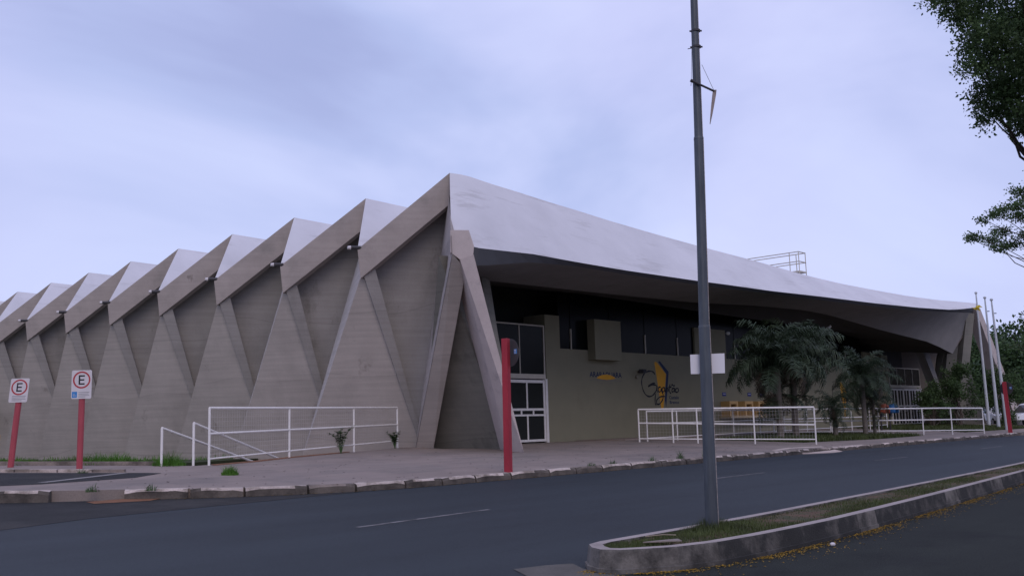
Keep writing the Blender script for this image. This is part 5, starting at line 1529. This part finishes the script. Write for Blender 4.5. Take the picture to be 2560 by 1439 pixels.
def shrub(label, x, y, z, h, r_, seed, m_=M_LEAF):
    rr_ = random.Random(seed)
    cl_ = []
    for k in range(22):
        a, q, u = rr_.uniform(0, 2 * PI), math.sqrt(rr_.random()), rr_.random()
        cl_.append((x + r_ * q * math.cos(a) * (1 - .5 * u), y + r_ * q * math.sin(a) * (1 - .5 * u), z + h * (.1 + .85 * u), r_ * rr_.uniform(.22, .4)))
    t = thing('shrub', label, 'shrub', (x, y, z), 'dark shrubs by the right-hand legs')
    s_ = MB()
    for c_ in cl_[:8]:
        limb(s_, (x, y, z - .1), c_[:3], .06, .015)
    s_.build('stem', M_BARK, t)
    V, F = leaf_cloud(cl_, 230, .14)
    np_mesh('crown', V, F, m_, t, 'stuff')
shrub('tall dark shrub in front of the right outer leg of the hall', 71.0, 23.1, .85, 4.2, 1.5, 1)
shrub('lower dark shrub before the right inner leg of the hall', 69.3, 24.4, .85, 3.0, 1.1, 2)
shrub('dark shrub right of the tall shrub behind the flagpoles', 75.3, 21.6, .6, 4.0, 1.6, 3)

# low house far behind the cars
hs = thing('house', 'low pale house with a tiled roof glimpsed behind the white pickup', 'house', (112, 27.5, .5))
MB().box((109, 24, .4), (117, 31, 3.2)).build('wall', M_BRICK, hs)
MB().prism([(108.6, 23.6, 3.2), (108.6, 31.4, 3.2), (108.6, 27.5, 4.8)], (8.8, 0, 0)).build('roof', M_TILE, hs)
MB().box((108.95, 25.2, 1.4), (109.02, 26.6, 2.6)).build('window', M_CARGL, hs)

# palms --------------------------------------------------------------------
def frond_mesh(L_, droop, seed, nlf=46, lw=.045):
    """one feather leaf: stalk along +X curving down, leaflets both sides"""
    rr_ = random.Random(seed)
    V, F = [], []
    pts = []
    ang = math.radians(62)
    p = Vector((0, 0, 0))
    n_ = 16
    for i in range(n_ + 1):
        pts.append(p.copy())
        t = i / n_
        a_ = ang - droop * t ** 1.25
        p = p + Vector((math.cos(a_), 0, math.sin(a_))) * L_ / n_
    def pt(t):
        s = t * n_; i = min(int(s), n_ - 1)
        return pts[i].lerp(pts[i + 1], s - i), (pts[i + 1] - pts[i]).normalized()
    mb = MB().tube(pts, [.03 * (1 - .8 * i / n_) for i in range(n_ + 1)], 5)
    V += [Vector(v) for v in mb.v]; F += mb.f
    for k in range(nlf):
        t = .12 + .87 * k / nlf
        c_, d = pt(t)
        for s_ in (-1, 1):
            ll = L_ * .27 * math.sin(PI * (.15 + .8 * t)) ** .7 * rr_.uniform(.65, 1.2)
            o = (Vector((0, s_, 0)) * .8 + d * rr_.uniform(.3, .8) + Vector((0, 0, rr_.uniform(-.35, .55)))).normalized()
            m_ = c_ + o * ll * .5
            e_ = c_ + o * ll * .9 + Vector((0, 0, -ll * rr_.uniform(.25, .6)))
            w_ = d * lw * .5
            i = len(V)
            V += [c_ - w_ * .5, c_ + w_ * .5, m_ + w_, m_ - w_, e_ + w_ * .15, e_ - w_ * .15]
            F += [(i, i + 1, i + 2, i + 3), (i + 3, i + 2, i + 4, i + 5)]
    me = bpy.data.meshes.new('frond')
    me.from_pydata([tuple(v) for v in V], [], F)
    return me
FR = []
for sd, (L_, dr) in enumerate([(2.9, 1.9), (2.7, 2.3), (3.0, 1.5), (2.6, 2.7)]):
    me = frond_mesh(L_, dr, sd); me.materials.append(M_FROND); FR.append(me)
FRD = [frond_mesh(2.3, 3.0, 9), frond_mesh(2.1, 2.8, 10)]
for me in FRD: me.materials.append(M_FROND_DRY)
def palm(label, x, y, z, h, n_, sc_, seed, tr=.14, leanx=0.0, skirt=16):
    rr_ = random.Random(seed)
    t = thing('palm_tree', label, 'palm tree', (x, y, z), 'palms in the grass bed')
    top = Vector((x + leanx, y, z + h))
    MB().tube([(x, y, z - .1), (x, y, z + .15), (x + leanx * .4, y, z + h * .5), top], [tr * 1.4, tr * 1.1, tr, tr * 1.1], 10).build('trunk', M_PALM_TR, t)
    for k in range(n_):
        u = k / n_
        dry = u > .9
        me = rr_.choice(FRD) if dry else (FR[(k * 3) % 2 * 2] if u < .35 else rr_.choice(FR))
        o = bpy.data.objects.new('frond', me)
        COL.objects.link(o); o.parent = t
        o.location = (leanx, 0, h - .05 - .25 * u)
        tiltv = -0.42 + 1.25 * u + rr_.uniform(-.2, .2)
        o.rotation_euler = (rr_.uniform(-.4, .4), tiltv, 2.39996 * k + rr_.uniform(-.3, .3))
        s_ = sc_ * rr_.uniform(.85, 1.1)
        o.scale = (s_, s_, s_)
    for k in range(skirt):
        me = FRD[k % 2] if k % 3 == 0 else rr_.choice(FR)
        o = bpy.data.objects.new('frond', me)
        COL.objects.link(o); o.parent = t
        v = rr_.uniform(.5, .95)
        o.location = (leanx * v, 0, h * v)
        o.rotation_euler = (rr_.uniform(-.5, .5), rr_.uniform(.7, 1.25), rr_.uniform(0, 2 * PI))
        s_ = sc_ * rr_.uniform(.45, .75)
        o.scale = (s_, s_, s_)
palm('left palm of the big pair, with its trunk behind the crossing railing', 42.7, 21.9, pave_z(21.9), 3.35, 54, 1.0, 1, .15)
palm('right palm of the big pair, just inside the railing corner', 45.0, 22.3, pave_z(22.3), 3.75, 54, .98, 2, .15, .15)
palm('small low palm between the big pair and the right palm', 47.0, 21.2, pave_z(21.2), 1.5, 26, .42, 3, .11)
palm('right slender palm standing before the orange phone hood', 49.6, 20.8, pave_z(20.8), 2.9, 46, .68, 4, .12)
palm('thin palm stem hung with drooping leaves right of the slender palm', 51.0, 20.9, pave_z(20.9), 1.9, 20, .5, 5, .08)
